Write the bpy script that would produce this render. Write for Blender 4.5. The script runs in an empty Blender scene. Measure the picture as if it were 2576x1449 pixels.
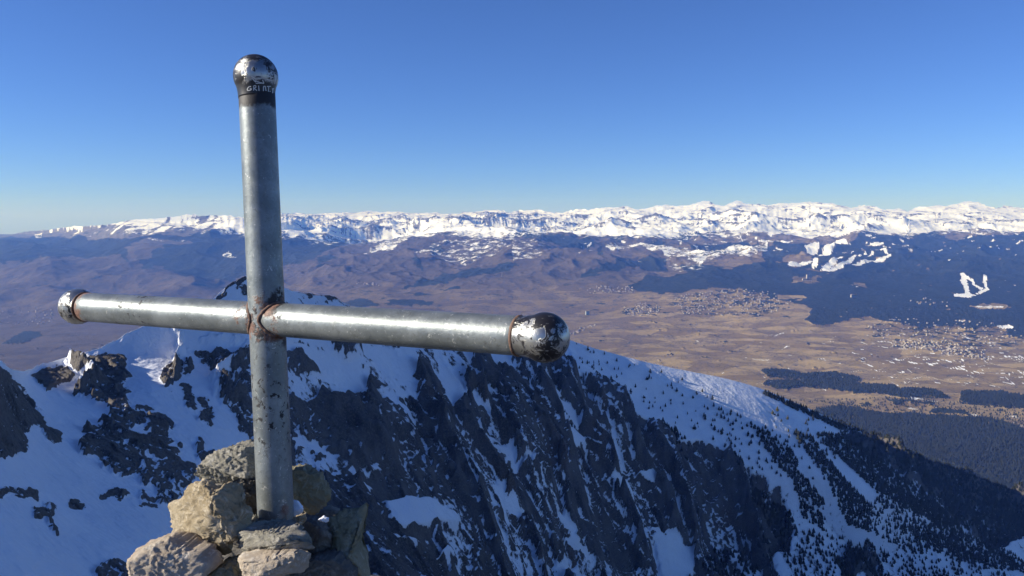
import bpy, bmesh, math, random
import numpy as np
from mathutils import Vector, Matrix
from mathutils.bvhtree import BVHTree

# ------------------------------------------------------------------ camera, sky, sun, exposure
W2, H2, F = 2576.0, 1449.0, 2022.0            # survey picture size and focal length in its pixels
TH = math.atan((H2 / 2 - 540.0) / F)          # the camera looks down a little
CT, ST = math.cos(TH), math.sin(TH)
SUN_EL, SUN_AZ = math.radians(25.0), math.radians(-98.0)   # azimuth clockwise from +Y: the sun stands to the left
sc = bpy.context.scene
cam_d = bpy.data.cameras.new('camera')
cam_d.sensor_width = 36.0
cam_d.lens = 36.0 * F / W2
cam_d.clip_start, cam_d.clip_end = 0.05, 200000.0
cam = bpy.data.objects.new('camera', cam_d)
sc.collection.objects.link(cam)
cam.rotation_euler = (math.radians(90) - TH, 0, 0)
sc.camera = cam
world = bpy.data.worlds.new('World')
sc.world = world
world.use_nodes = True
nt = world.node_tree
nt.nodes.clear()
sky = nt.nodes.new('ShaderNodeTexSky')
sky.sky_type = 'NISHITA'
sky.sun_disc = False
sky.sun_elevation = SUN_EL
sky.sun_rotation = SUN_AZ
sky.altitude = 2700.0
sky.air_density = 1.0
sky.dust_density = 0.0
sky.ozone_density = 8.5
bg = nt.nodes.new('ShaderNodeBackground')
bg.inputs['Strength'].default_value = 0.087
wo = nt.nodes.new('ShaderNodeOutputWorld')
wb = nt.nodes.new('ShaderNodeMix')                 # the camera's white balance, a little towards violet
wb.data_type, wb.blend_type = 'RGBA', 'MULTIPLY'
wb.inputs[0].default_value = 1.0
wb.inputs[7].default_value = (0.93, 0.905, 1.08, 1.0)
nt.links.new(sky.outputs[0], wb.inputs[6])
nt.links.new(wb.outputs[2], bg.inputs['Color'])
nt.links.new(bg.outputs[0], wo.inputs['Surface'])
sun_d = bpy.data.lights.new('sun', 'SUN')
sun_d.energy = 5.0
sun_d.angle = math.radians(0.53)
sun_d.color = (1.0, 0.93, 0.82)
sun = bpy.data.objects.new('sun', sun_d)
sc.collection.objects.link(sun)
SUNV = Vector((math.sin(SUN_AZ) * math.cos(SUN_EL), math.cos(SUN_AZ) * math.cos(SUN_EL), math.sin(SUN_EL)))
sun.rotation_euler = (-SUNV).to_track_quat('-Z', 'Y').to_euler()
vs = sc.view_settings
vs.view_transform, vs.look, vs.gamma, vs.exposure, vs.use_curve_mapping = 'Standard', 'None', 1.0, 0.55, False
sc.cycles.use_denoising = True
sc.cycles.volume_bounces = 0
sc.cycles.max_bounces = 6
HAZE_DENSITY = 3.7e-5

random.seed(5)
RNG = np.random.default_rng(11)
COL = sc.collection

# ------------------------------------------------------------------ small helpers
def q_of(py):
    """tangent of the sight line's slope, and its forward factor, for a picture row"""
    cy = (H2 / 2 - py) / F
    Y = CT + ST * cy
    return (-ST + CT * cy) / Y, Y

def u_of(px, py):
    cy = (H2 / 2 - py) / F
    return ((px - W2 / 2) / F) / (CT + ST * cy)

def at(px, py, D):
    """survey point: picture pixel and distance ahead -> place"""
    q, _ = q_of(py)
    return Vector((u_of(px, py) * D, D, q * D))

def campt(px, py, Z):
    """close survey: pixel and depth along the lens axis -> place"""
    x, y = (px - W2 / 2) / F * Z, (H2 / 2 - py) / F * Z
    return Vector((x, Z * CT + y * ST, -Z * ST + y * CT))

def hash2(ix, iy, seed):
    h = (ix.astype(np.int64) * 374761393 + iy.astype(np.int64) * 668265263 + seed * 974711) & 0xffffffff
    h = ((h ^ (h >> 13)) * 1274126177) & 0xffffffff
    return (h ^ (h >> 16)) & 0xffff

def perlin(x, y, seed=0):
    x = np.asarray(x, float); y = np.asarray(y, float)
    x0, y0 = np.floor(x), np.floor(y)
    fx, fy = x - x0, y - y0
    u = fx * fx * fx * (fx * (fx * 6 - 15) + 10)
    v = fy * fy * fy * (fy * (fy * 6 - 15) + 10)
    def g(dx, dy):
        a = hash2(x0 + dx, y0 + dy, seed) * (2 * math.pi / 65536.0)
        return np.cos(a) * (fx - dx) + np.sin(a) * (fy - dy)
    n = (g(0, 0) * (1 - u) + g(1, 0) * u) * (1 - v) + (g(0, 1) * (1 - u) + g(1, 1) * u) * v
    return n * 1.5

def fbm(x, y, octv=5, seed=0, gain=0.5):
    s, a = 0.0, 1.0
    for k in range(octv):
        s = s + a * perlin(x, y, seed + 17 * k)
        x, y, a = x * 2.03 + 3.1, y * 2.03 + 1.7, a * gain
    return s

def ridged(x, y, octv=4, seed=0, gain=0.5):
    s, a, w = 0.0, 1.0, 1.0
    for k in range(octv):
        n = 1.0 - np.abs(perlin(x, y, seed + 29 * k)) * 1.6
        n = np.clip(n, 0, 1) ** 2
        s = s + a * n * w
        w = np.clip(n * 1.6, 0, 1)
        x, y, a = x * 2.1 + 5.2, y * 2.1 + 1.3, a * gain
    return s - 0.7

def sstep(a, b, x):
    t = np.clip((x - a) / (b - a), 0, 1)
    return t * t * (3 - 2 * t)

def rbf(pts, vals, scale=0.02):
    P = np.array(pts, float); V = np.array(vals, float)
    n = len(P)
    d = np.sqrt(((P[:, None] - P[None]) ** 2).sum(-1) + scale ** 2)
    A = np.zeros((n + 3, n + 3))
    A[:n, :n] = d
    A[:n, n] = 1; A[:n, n + 1:] = P
    A[n, :n] = 1; A[n + 1:, :n] = P.T
    A[:n, :n] -= np.eye(n) * 1e-4
    c = np.linalg.solve(A, np.concatenate([V, [0, 0, 0]]))
    def f(x, y):
        sh = np.shape(x); x = np.ravel(x); y = np.ravel(y)
        out = c[n] + c[n + 1] * x + c[n + 2] * y
        for k in range(n):
            out = out + c[k] * np.sqrt((x - P[k, 0]) ** 2 + (y - P[k, 1]) ** 2 + scale ** 2)
        return out.reshape(sh)
    return f

def inpoly(px, py, poly):
    poly = np.array(poly, float)
    m = (px >= poly[:, 0].min()) & (px <= poly[:, 0].max()) & (py >= poly[:, 1].min()) & (py <= poly[:, 1].max())
    out = np.zeros(px.shape, bool)
    if not m.any():
        return out
    x, y = px[m], py[m]
    r = np.zeros(x.shape, bool)
    n = len(poly)
    for i in range(n):
        x1, y1 = poly[i]; x2, y2 = poly[(i + 1) % n]
        if y1 == y2:
            continue
        c = ((y1 > y) != (y2 > y)) & (x < (x2 - x1) * (y - y1) / (y2 - y1) + x1)
        r ^= c
    out[m] = r
    return out

def blur(a, n=1):
    for _ in range(n):
        p = np.pad(a, 1, mode='edge')
        a = (p[1:-1, 1:-1] * 2 + p[:-2, 1:-1] + p[2:, 1:-1] + p[1:-1, :-2] + p[1:-1, 2:]) / 6.0
    return a

def tag(o, label=None, cat=None, group=None, kind=None):
    if label: o['label'] = label
    if cat: o['category'] = cat
    if group: o['group'] = group
    if kind: o['kind'] = kind
    return o

def mesh_obj(name, verts, faces, mat=None, parent=None, smooth=True, attrs=None, link=True):
    me = bpy.data.meshes.new(name)
    verts = np.asarray(verts, np.float32)
    if isinstance(faces, np.ndarray):
        nf, k = faces.shape
        me.vertices.add(len(verts)); me.vertices.foreach_set('co', verts.ravel())
        me.loops.add(nf * k); me.loops.foreach_set('vertex_index', faces.astype(np.int32).ravel())
        me.polygons.add(nf)
        me.polygons.foreach_set('loop_start', np.arange(0, nf * k, k, dtype=np.int32))
    else:
        me.from_pydata([tuple(map(float, v)) for v in verts], [], faces)
    me.update(calc_edges=True)
    me.polygons.foreach_set('use_smooth', np.full(len(me.polygons), smooth, bool))
    for k, a in (attrs or {}).items():
        at_ = me.attributes.new(k, 'FLOAT', 'POINT')
        at_.data.foreach_set('value', np.asarray(a, np.float32).ravel())
    if mat: me.materials.append(mat)
    me.validate()
    o = bpy.data.objects.new(name, me)
    if link: COL.objects.link(o)
    if parent:
        o.parent = parent
        o.matrix_parent_inverse = Matrix.Translation(-parent.location)
    return o

def empty(name, loc):
    o = bpy.data.objects.new(name, None)
    o.empty_display_size = 0.2
    o.location = loc
    COL.objects.link(o)
    return o

def grid_faces(nr, nc):
    i = np.arange(nr * nc).reshape(nr, nc)
    return np.stack([i[:-1, :-1], i[1:, :-1], i[1:, 1:], i[:-1, 1:]], -1).reshape(-1, 4)

# ------------------------------------------------------------------ material helpers
class NT:
    def __init__(self, name):
        self.m = bpy.data.materials.new(name)
        self.m.use_nodes = True
        self.t = self.m.node_tree
        self.b = self.t.nodes['Principled BSDF']
        self.out = self.t.nodes['Material Output']
    def n(self, typ, **kw):
        nd = self.t.nodes.new(typ)
        for k, v in kw.items():
            if k in nd.inputs: self.set(nd.inputs[k], v)
            else: setattr(nd, k, v)
        return nd
    def set(self, sock, v):
        if hasattr(v, 'is_output') or isinstance(v, bpy.types.NodeSocket):
            self.t.links.new(v, sock)
        else:
            sock.default_value = v
    def attr(self, name):
        return self.n('ShaderNodeAttribute', attribute_name=name).outputs['Fac']
    def pos(self, scale=(1, 1, 1), rot=(0, 0, 0)):
        g = self.n('ShaderNodeNewGeometry')
        mp = self.n('ShaderNodeMapping')
        self.t.links.new(g.outputs['Position'], mp.inputs['Vector'])
        mp.inputs['Scale'].default_value = scale
        mp.inputs['Rotation'].default_value = rot
        return mp.outputs[0]
    def objco(self, scale=(1, 1, 1)):
        g = self.n('ShaderNodeTexCoord')
        mp = self.n('ShaderNodeMapping')
        self.t.links.new(g.outputs['Object'], mp.inputs['Vector'])
        mp.inputs['Scale'].default_value = scale
        return mp.outputs[0]
    def noise(self, vec, scale, detail=5, rough=0.55, dist=0.0):
        nd = self.n('ShaderNodeTexNoise')
        self.t.links.new(vec, nd.inputs['Vector'])
        nd.inputs['Scale'].default_value = scale
        nd.inputs['Detail'].default_value = detail
        nd.inputs['Roughness'].default_value = rough
        nd.inputs['Distortion'].default_value = dist
        return nd.outputs['Fac']
    def math(self, op, a, b=0.0, c=0.0, clamp=False):
        nd = self.n('ShaderNodeMath', operation=op, use_clamp=clamp)
        self.set(nd.inputs[0], a); self.set(nd.inputs[1], b); self.set(nd.inputs[2], c)
        return nd.outputs[0]
    def ramp(self, x, lo, hi, a=0.0, b=1.0):
        nd = self.n('ShaderNodeMapRange', interpolation_type='SMOOTHSTEP')
        self.set(nd.inputs[0], x)
        for i, v in enumerate((lo, hi, a, b)): nd.inputs[i + 1].default_value = v
        return nd.outputs[0]
    def mix(self, f, a, b):
        nd = self.n('ShaderNodeMix', data_type='RGBA')
        self.set(nd.inputs[0], f)
        for s, v in ((nd.inputs[6], a), (nd.inputs[7], b)):
            if isinstance(v, tuple): v = (*v[:3], 1.0)
            self.set(s, v)
        return nd.outputs[2]
    def mixf(self, f, a, b):
        nd = self.n('ShaderNodeMix', data_type='FLOAT')
        self.set(nd.inputs[0], f); self.set(nd.inputs[2], a); self.set(nd.inputs[3], b)
        return nd.outputs[0]
    def bump(self, h, strength, dist, normal=None):
        nd = self.n('ShaderNodeBump')
        self.set(nd.inputs['Height'], h)
        self.set(nd.inputs['Strength'], strength)
        nd.inputs['Distance'].default_value = dist
        if normal is not None: self.t.links.new(normal, nd.inputs['Normal'])
        return nd.outputs[0]
    def done(self, color=None, rough=None, metal=None, normal=None, spec=None):
        for k, v in (('Base Color', color), ('Roughness', rough), ('Metallic', metal), ('Normal', normal), ('Specular IOR Level', spec)):
            if v is None: continue
            if isinstance(v, tuple): v = (*v[:3], 1.0)
            self.set(self.b.inputs[k], v)
        return self.m

def mat_ridge():
    M = NT('ridge_snow_and_rock')
    rock = M.attr('rock')
    p = M.pos()
    fine = M.noise(p, 0.16, 7, 0.68)
    streak = M.noise(M.pos((0.28, 0.05, 0.10), (0, 0, math.radians(-53))), 1.0, 5, 0.6)
    v = M.math('ADD', rock, M.math('MULTIPLY', M.math('SUBTRACT', fine, 0.5), 0.85))
    v = M.math('ADD', v, M.math('MULTIPLY', M.math('SUBTRACT', streak, 0.5), 0.16))
    mask = M.ramp(v, 0.46, 0.56)
    tone = M.noise(p, 0.03, 5, 0.6)
    tone2 = M.noise(p, 0.5, 4, 0.7)
    c = M.mix(M.ramp(tone, 0.35, 0.68), (0.045, 0.043, 0.042), (0.125, 0.110, 0.098))
    c = M.mix(M.ramp(M.noise(p, 0.012, 3, 0.5), 0.52, 0.7, 0, 0.65), c, (0.085, 0.055, 0.036))
    c = M.mix(M.ramp(tone2, 0.46, 0.66, 0, 0.8), c, (0.17, 0.152, 0.132))
    c = M.mix(M.attr('pale'), c, M.mix(M.ramp(tone2, 0.3, 0.7), (0.075, 0.068, 0.062), (0.17, 0.15, 0.13)))
    sn = M.mix(M.ramp(M.noise(p, 0.02, 4, 0.5), 0.4, 0.7), (0.80, 0.82, 0.86), (0.87, 0.88, 0.90))
    col = M.mix(mask, sn, c)
    h = M.math('ADD', M.math('MULTIPLY', M.noise(p, 0.35, 8, 0.7), 1.6), M.math('MULTIPLY', streak, 1.0))
    hs = M.math('ADD', M.math('MULTIPLY', M.noise(M.pos((0.10, 0.35, 0.2)), 1.0, 6, 0.65), 0.7), M.math('MULTIPLY', M.noise(p, 0.035, 4, 0.6), 5.0))
    hh = M.mixf(mask, M.math('ADD', hs, 3.2), h)
    nrm = M.bump(hh, 0.9, 1.0)
    return M.done(col, M.mixf(mask, 0.55, 0.85), None, nrm, 0.25)

def mat_valley():
    M = NT('valley_cover')
    forest, snow, tone = M.attr('forest'), M.attr('snow'), M.attr('tone')
    p = M.pos()
    n1 = M.noise(p, 0.0045, 6, 0.65)
    n2 = M.noise(p, 0.02, 6, 0.7)
    vor = M.n('ShaderNodeTexVoronoi', feature='F1')
    M.t.links.new(M.pos((0.0035, 0.0055, 0.0), (0, 0, 0.5)), vor.inputs['Vector'])
    vor.inputs['Scale'].default_value = 1.0
    cell = M.n('ShaderNodeSeparateColor')
    M.t.links.new(vor.outputs['Color'], cell.inputs[0])
    cval = cell.outputs[0]
    base = M.mix(M.ramp(cval, 0.1, 0.9), (0.205, 0.145, 0.070), (0.37, 0.275, 0.135))
    base = M.mix(M.ramp(n1, 0.44, 0.70, 0, 0.7), base, (0.14, 0.105, 0.078))
    base = M.mix(M.ramp(n2, 0.56, 0.72, 0, 0.7), base, (0.065, 0.058, 0.050))
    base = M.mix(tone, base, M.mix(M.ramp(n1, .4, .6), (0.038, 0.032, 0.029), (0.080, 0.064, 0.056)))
    wv = M.n('ShaderNodeTexVoronoi', feature='DISTANCE_TO_EDGE')
    M.t.links.new(M.pos((0.0035, 0.0055, 0.0), (0, 0, 0.5)), wv.inputs['Vector'])
    hedge = M.math('MULTIPLY', M.ramp(wv.outputs['Distance'], 0.02, 0.06, 1.0, 0.0), M.ramp(n1, 0.42, 0.55))
    base = M.mix(M.math('MULTIPLY', hedge, 0.8), base, (0.045, 0.042, 0.036))
    alp = M.attr('alp')
    base = M.mix(alp, base, M.mix(n2, (0.10, 0.095, 0.10), (0.20, 0.185, 0.18)))
    fv = M.math('ADD', forest, M.math('MULTIPLY', M.math('SUBTRACT', M.noise(p, 0.008, 7, 0.72), 0.5), 1.6))
    fm = M.ramp(fv, 0.46, 0.56)
    fcol = M.mix(M.ramp(M.noise(p, 0.03, 5, 0.75), 0.35, 0.65), (0.007, 0.010, 0.008), (0.036, 0.041, 0.030))
    base = M.mix(fm, base, fcol)
    sv = M.math('ADD', snow, M.math('MULTIPLY', M.math('SUBTRACT', M.noise(p, 0.006, 8, 0.72), 0.5), 1.3))
    sv = M.math('ADD', sv, M.math('MULTIPLY', M.math('SUBTRACT', n2, 0.5), 0.45))
    sm = M.ramp(sv, 0.45, 0.60)
    base = M.mix(sm, base, (0.86, 0.87, 0.90))
    h = M.math('MULTIPLY', M.math('ADD', M.math('MULTIPLY', n2, 14.0), M.math('MULTIPLY', fm, 7.0)), 1.0)
    nrm = M.bump(h, 0.55, 1.0)
    return M.done(base, 0.9, None, nrm, 0.1)

def mat_simple(name, a, b, scale, rough=0.85, bump=0.0, bdist=0.01, spec=0.2):
    M = NT(name)
    p = M.objco()
    n = M.noise(p, scale, 5, 0.65)
    nrm = M.bump(n, bump, bdist) if bump else None
    return M.done(M.mix(M.ramp(n, 0.3, 0.7), a, b), rough, None, nrm, spec)

# ------------------------------------------------------------------ near ridge and cirque
CREST = [(-320, 790, 330), (-150, 850, 335), (0, 908, 345), (30, 928, 380), (60, 933, 470), (100, 921, 520), (150, 905, 545), (210, 890, 560),
         (270, 865, 580), (330, 835, 600), (420, 800, 625), (500, 770, 645), (540, 750, 660), (585, 712, 680), (625, 688, 700), (660, 694, 720), (720, 726, 765),
         (800, 748, 820), (860, 760, 860), (910, 772, 900), (1000, 784, 970), (1100, 800, 1050), (1200, 815, 1150), (1300, 832, 1250), (1380, 842, 1340), (1435, 855, 1400),
         (1510, 880, 1450), (1600, 905, 1500), (1700, 928, 1550), (1800, 946, 1600), (1880, 965, 1640), (1950, 990, 1670), (2030, 1025, 1710), (2100, 1058, 1740), (2200, 1098, 1780),
         (2300, 1135, 1820), (2440, 1185, 1880), (2576, 1235, 1930), (2900, 1350, 2050)]
FACE = [(-320, 900, 310), (-320, 1100, 260), (-320, 1300, 200), (-320, 1500, 160),
        (0, 1000, 315), (0, 1150, 270), (0, 1300, 225), (0, 1500, 175),
        (200, 950, 522), (200, 1010, 480), (200, 1100, 400), (200, 1200, 330), (200, 1300, 280), (200, 1500, 210),
        (300, 905, 572), (400, 885, 598), (500, 885, 622), (400, 960, 550), (400, 1090, 480), (400, 1180, 420), (400, 1270, 360), (400, 1360, 310), (400, 1500, 255),
        (640, 800, 680), (640, 900, 650), (640, 1000, 612), (640, 1130, 560), (640, 1300, 500), (640, 1500, 435),
        (820, 850, 780), (820, 1000, 720), (820, 1200, 620), (820, 1500, 500),
        (1000, 860, 920), (1000, 950, 860), (1000, 1050, 790), (1000, 1150, 725), (1000, 1300, 640), (1000, 1500, 545),
        (1288, 900, 1160), (1288, 1000, 1060), (1288, 1150, 950), (1288, 1300, 860), (1288, 1500, 755),
        (1450, 930, 1290), (1450, 1050, 1190), (1450, 1200, 1090), (1450, 1350, 1000), (1450, 1500, 920),
        (1600, 1035, 1310), (1600, 1100, 1270), (1600, 1200, 1225), (1600, 1320, 1170), (1600, 1500, 1085),
        (1750, 1130, 1360), (1750, 1250, 1300), (1750, 1500, 1190),
        (1900, 1210, 1400), (1900, 1320, 1350), (1900, 1500, 1270),
        (2060, 1260, 1470), (2060, 1400, 1390), (2200, 1320, 1540), (2200, 1500, 1420),
        (2576, 1300, 1860), (2576, 1400, 1750), (2576, 1500, 1650), (2900, 1450, 1930), (2900, 1500, 1880)]
# just below the shoulder's crest the ground is nearly level towards the camera, then it breaks away
for px_, py_, d_ in CREST:
    if 1550 < px_ < 2350:
        a_ = at(px_, py_, d_)
        wband = np.interp(px_, [1550, 1800, 2050, 2350], [0.35, 0.75, 1.15, 0.5])
        for fd, fz in ((0.030, 0.001), (0.060, 0.006), (0.095, 0.026), (0.135, 0.062)):
            y2, z2 = a_.y * (1 - fd * wband), a_.z - a_.y * fz * (0.4 + 0.6 * wband)
            u2, q2 = a_.x / y2, z2 / y2
            cy2 = (q2 * CT + ST) / (CT - q2 * ST)
            FACE.append((W2 / 2 + F * u2 * (CT + ST * cy2), H2 / 2 - F * cy2, y2))

cp = np.array(CREST, float)
nearF = rbf([(p[0] / F, p[1] / F) for p in CREST + FACE], [math.log(p[2]) for p in CREST + FACE], 0.012)

def Z3(poly): return [(692 + x * .4575, 786 + y * .4575) for x, y in poly]
def Z4(poly): return [(1446.7 + x * .4386, 817.7 + y * .4386) for x, y in poly]
def Z5(poly): return [(x * .3925, 880.6 + y * .3925) for x, y in poly]
def Z2(poly): return [(x * .3255, 660.5 + y * .3255) for x, y in poly]

ROCKPAINT = [
    # the big wall right of the post
    ([(735, 1000), (860, 1010), (1000, 1000), (1150, 955), (1300, 905), (1380, 910), (1440, 940), (1560, 1010), (1680, 1080), (1850, 1150), (1960, 1230), (2010, 1310), (1990, 1500), (700, 1500), (700, 1050)], 0.655),
    ([(1500, 1380), (1800, 1380), (1990, 1420), (1990, 1500), (1450, 1500)], 0.62),
    # upper slopes between arm and wall
    ([(715, 720), (910, 765), (1290, 900), (1290, 925), (1140, 960), (1000, 1000), (720, 1000)], 0.36),
    (Z3([(300, 160), (440, 160), (490, 250), (440, 260), (330, 230)]), 0.9),
    (Z3([(735, 350), (800, 300), (870, 290), (945, 420), (870, 440), (800, 400)]), 0.92),
    (Z3([(60, 240), (150, 250), (230, 330), (200, 370), (90, 300)]), 0.75),
    (Z3([(510, 370), (590, 400), (560, 450), (510, 440)]), 0.8),
    (Z3([(1080, 240), (1200, 240), (1300, 330), (1400, 480), (1300, 450), (1130, 310)]), 0.8),
    # couloirs and snow patches
    (Z3([(70, 150), (300, 230), (520, 330), (500, 460), (430, 440), (280, 380), (130, 250), (70, 220)]), 0.12),
    (Z3([(440, 170), (760, 200), (800, 290), (740, 360), (690, 380), (560, 300), (480, 230)]), 0.05),
    (Z3([(880, 190), (960, 290), (1080, 430), (1200, 560), (1180, 570), (1040, 490), (960, 505), (900, 470), (930, 430), (900, 300)]), 0.1),
    (Z3([(620, 430), (690, 480), (790, 540), (760, 550), (680, 510)]), 0.1),
    (Z3([(1410, 280), (1500, 370), (1600, 470), (1690, 580), (1650, 590), (1550, 500), (1440, 360)]), 0.12),
    (Z3([(1570, 570), (1650, 610), (1720, 700), (1640, 720), (1585, 660)]), 0.1),
    (Z3([(590, 1000), (700, 1000), (830, 980), (950, 1040), (1020, 1110), (900, 1115), (780, 1155), (700, 1120), (640, 1080)]), 0.1),
    (Z3([(95, 680), (260, 740), (400, 850), (460, 920), (560, 975), (520, 980), (420, 900), (300, 800), (100, 740)]), 0.12),
    (Z3([(1120, 600), (1200, 680), (1300, 710), (1330, 810), (1420, 850), (1510, 930), (1480, 940), (1380, 870), (1280, 800), (1180, 700)]), 0.3),
    (Z3([(1190, 890), (1290, 990), (1440, 1140), (1400, 1160), (1280, 1090), (1205, 980)]), 0.25),
    (Z3([(1510, 950), (1600, 1110), (1680, 1240), (1770, 1400), (1730, 1410), (1640, 1260), (1560, 1110)]), 0.25),
    (Z3([(1840, 870), (1930, 910), (1980, 1000), (1960, 1050), (1880, 970)]), 0.2),
    (Z3([(1480, 1400), (1700, 1330), (1850, 1390), (2000, 1370), (2120, 1440), (2120, 1500), (1450, 1500)]), 0.46),
    (Z3([(2080, 1130), (2210, 1370), (2220, 1500), (2150, 1500), (2100, 1260)]), 0.15),
    (Z3([(2000, 830), (2100, 880), (2120, 920), (2040, 915)]), 0.15),
    (Z3([(640, 1170), (800, 1205), (770, 1235), (640, 1205)]), 0.25),
    (Z3([(870, 1265), (1010, 1250), (970, 1305)]), 0.2),
    (Z3([(370, 1290), (470, 1240), (500, 1300), (420, 1340)]), 0.35),
    (Z3([(200, 820), (340, 790), (420, 870), (300, 900)]), 0.42),
    (Z3([(450, 830), (600, 820), (600, 850), (500, 870)]), 0.3),
    (Z3([(280, 500), (400, 500), (480, 560), (350, 560)]), 0.42),
    (Z3([(130, 700), (100, 880), (220, 860), (200, 760)]), 0.42),
    # the snow shoulder
    ([(1435, 850), (1600, 900), (1800, 940), (2100, 1050), (2220, 1110), (2250, 1250), (2140, 1290), (2000, 1250), (1850, 1150), (1680, 1080), (1560, 1010), (1440, 940), (1390, 890), (1380, 840)], 0.14),
    # forested end of the shoulder, snow between trees
    ([(2100, 1060), (2576, 1235), (2900, 1350), (2900, 1500), (2000, 1500), (1990, 1330), (1960, 1230), (2140, 1290), (2250, 1250), (2200, 1120)], 0.36),
    (Z4([(480, 620), (700, 730), (850, 800), (900, 860), (780, 860), (600, 760), (500, 690)]), 0.75),
    (Z4([(880, 860), (1060, 900), (1200, 1020), (1260, 1200), (1200, 1290), (1080, 1200), (950, 1130), (850, 1000)]), 0.72),
    (Z4([(900, 1160), (1090, 1250), (1130, 1420), (1000, 1440), (940, 1330)]), 0.78),
    (Z4([(520, 1150), (640, 1240), (700, 1300), (660, 1450), (540, 1450), (530, 1300)]), 0.25),
    (Z4([(880, 1230), (960, 1330), (1060, 1450), (990, 1450), (900, 1330)]), 0.05),
    (Z4([(1120, 1230), (1300, 1300), (1500, 1330), (1400, 1450), (1180, 1450)]), 0.4),
    (Z4([(1460, 1330), (1680, 1310), (1770, 1400), (1740, 1450), (1560, 1450)]), 0.7),
    (Z4([(1560, 600), (1800, 640), (2576, 860), (3300, 1100), (3300, 1450), (2576, 1180), (2400, 1280), (2200, 1130), (2000, 950), (1850, 850), (1700, 750), (1580, 660)]), 0.8),
    # left side: buttress, ribs and outcrops
    (Z5([(-900, -300), (0, 60), (60, 110), (110, 200), (150, 280), (210, 330), (260, 360), (300, 430), (340, 500), (420, 560), (410, 600), (330, 580), (280, 540), (250, 490), (200, 460), (165, 490), (150, 560), (180, 600), (130, 650), (60, 710), (0, 680), (-900, 700)]), 0.93),
    (Z5([(120, 130), (260, 100), (400, 75), (440, 130), (480, 150), (450, 190), (400, 210), (320, 250), (220, 190)]), 0.95),
    (Z5([(440, 90), (540, 40), (650, 0), (760, 30), (860, 170), (780, 190), (840, 270), (780, 290), (840, 350), (960, 440), (1000, 400), (1060, 390), (1120, 480), (1110, 510), (1050, 500), (1080, 600), (1150, 700), (1240, 780), (1240, 860), (1180, 940), (1100, 990), (1010, 930), (1010, 880), (900, 870), (860, 790), (740, 790), (680, 760), (620, 700), (520, 630), (460, 620), (540, 560), (590, 490), (650, 440), (690, 420), (680, 340), (620, 330), (520, 300), (470, 280), (520, 240), (600, 160), (500, 140)]), 0.9),
    (Z5([(760, 570), (880, 630), (800, 635)]), 0.0), (Z5([(920, 650), (1070, 720), (980, 722)]), 0.05), (Z5([(860, 500), (950, 460), (930, 510)]), 0.1),
    (Z5([(1120, 790), (1185, 800), (1170, 835), (1130, 830)]), 0.0), (Z5([(720, 335), (800, 380), (780, 390)]), 0.05),
    (Z5([(1070, 50), (1220, 60), (1200, 130), (1120, 190), (1100, 240), (1040, 240), (1040, 160)]), 0.85),
    (Z5([(1150, 200), (1230, 180), (1260, 370), (1200, 370)]), 0.72), (Z5([(1270, 270), (1340, 290), (1360, 460), (1290, 460)]), 0.7),
    (Z5([(1240, 0), (1500, 0), (1640, 60), (1640, 620), (1560, 540), (1500, 420), (1420, 330), (1420, 200), (1480, 90), (1380, 120), (1300, 80)]), 0.66),
    (Z5([(1400, 110), (1480, 80), (1500, 150), (1400, 210), (1370, 180)]), 0.1),
    (Z5([(1100, 0), (1140, 0), (1120, 50), (1080, 60)]), 0.1),
    (Z5([(880, 340), (960, 350), (990, 390), (910, 380)]), 0.75), (Z5([(1050, 550), (1140, 570), (1150, 600), (1070, 590)]), 0.9), (Z5([(1100, 610), (1160, 640), (1110, 650)]), 0.8),
    (Z5([(1250, 570), (1320, 560), (1330, 640), (1260, 640)]), 0.75), (Z5([(1270, 660), (1390, 640), (1390, 760), (1280, 720)]), 0.75),
    (Z5([(1240, 740), (1250, 860), (1180, 940), (1100, 990), (1000, 1010), (910, 1000), (870, 870), (1010, 950)]), 0.62),
    (Z5([(650, 890), (740, 860), (820, 920), (780, 950), (660, 930)]), 0.85),
    (Z5([(440, 950), (540, 980), (530, 1010), (470, 1010)]), 0.85),
    (Z5([(-900, 900), (0, 900), (150, 880), (270, 900), (260, 980), (150, 930), (0, 940), (-900, 940)]), 0.7),
    (Z5([(200, 1000), (350, 1000), (350, 1060), (300, 1080), (200, 1060)]), 0.62), (Z5([(290, 1070), (350, 1080), (380, 1180), (340, 1190)]), 0.62),
    (Z5([(610, 1460), (640, 1390), (740, 1360), (880, 1350), (940, 1460), (1000, 1600), (600, 1600)]), 0.8),
    # crest rocks of the snowy peak
    (Z2([(1600, 300), (1640, 280), (1830, 110), (1920, 70), (1930, 110), (1860, 150), (1700, 285)]), 0.6),
    (Z2([(1820, 180), (1920, 130), (1950, 330), (1900, 300)]), 0.5),
    (Z2([(2330, 225), (2520, 280), (2800, 350), (2800, 370), (2400, 270)]), 0.75),
    (Z2([(800, 650), (900, 580), (1100, 490), (1250, 490), (1060, 520), (850, 640)]), 0.8),
]

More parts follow.
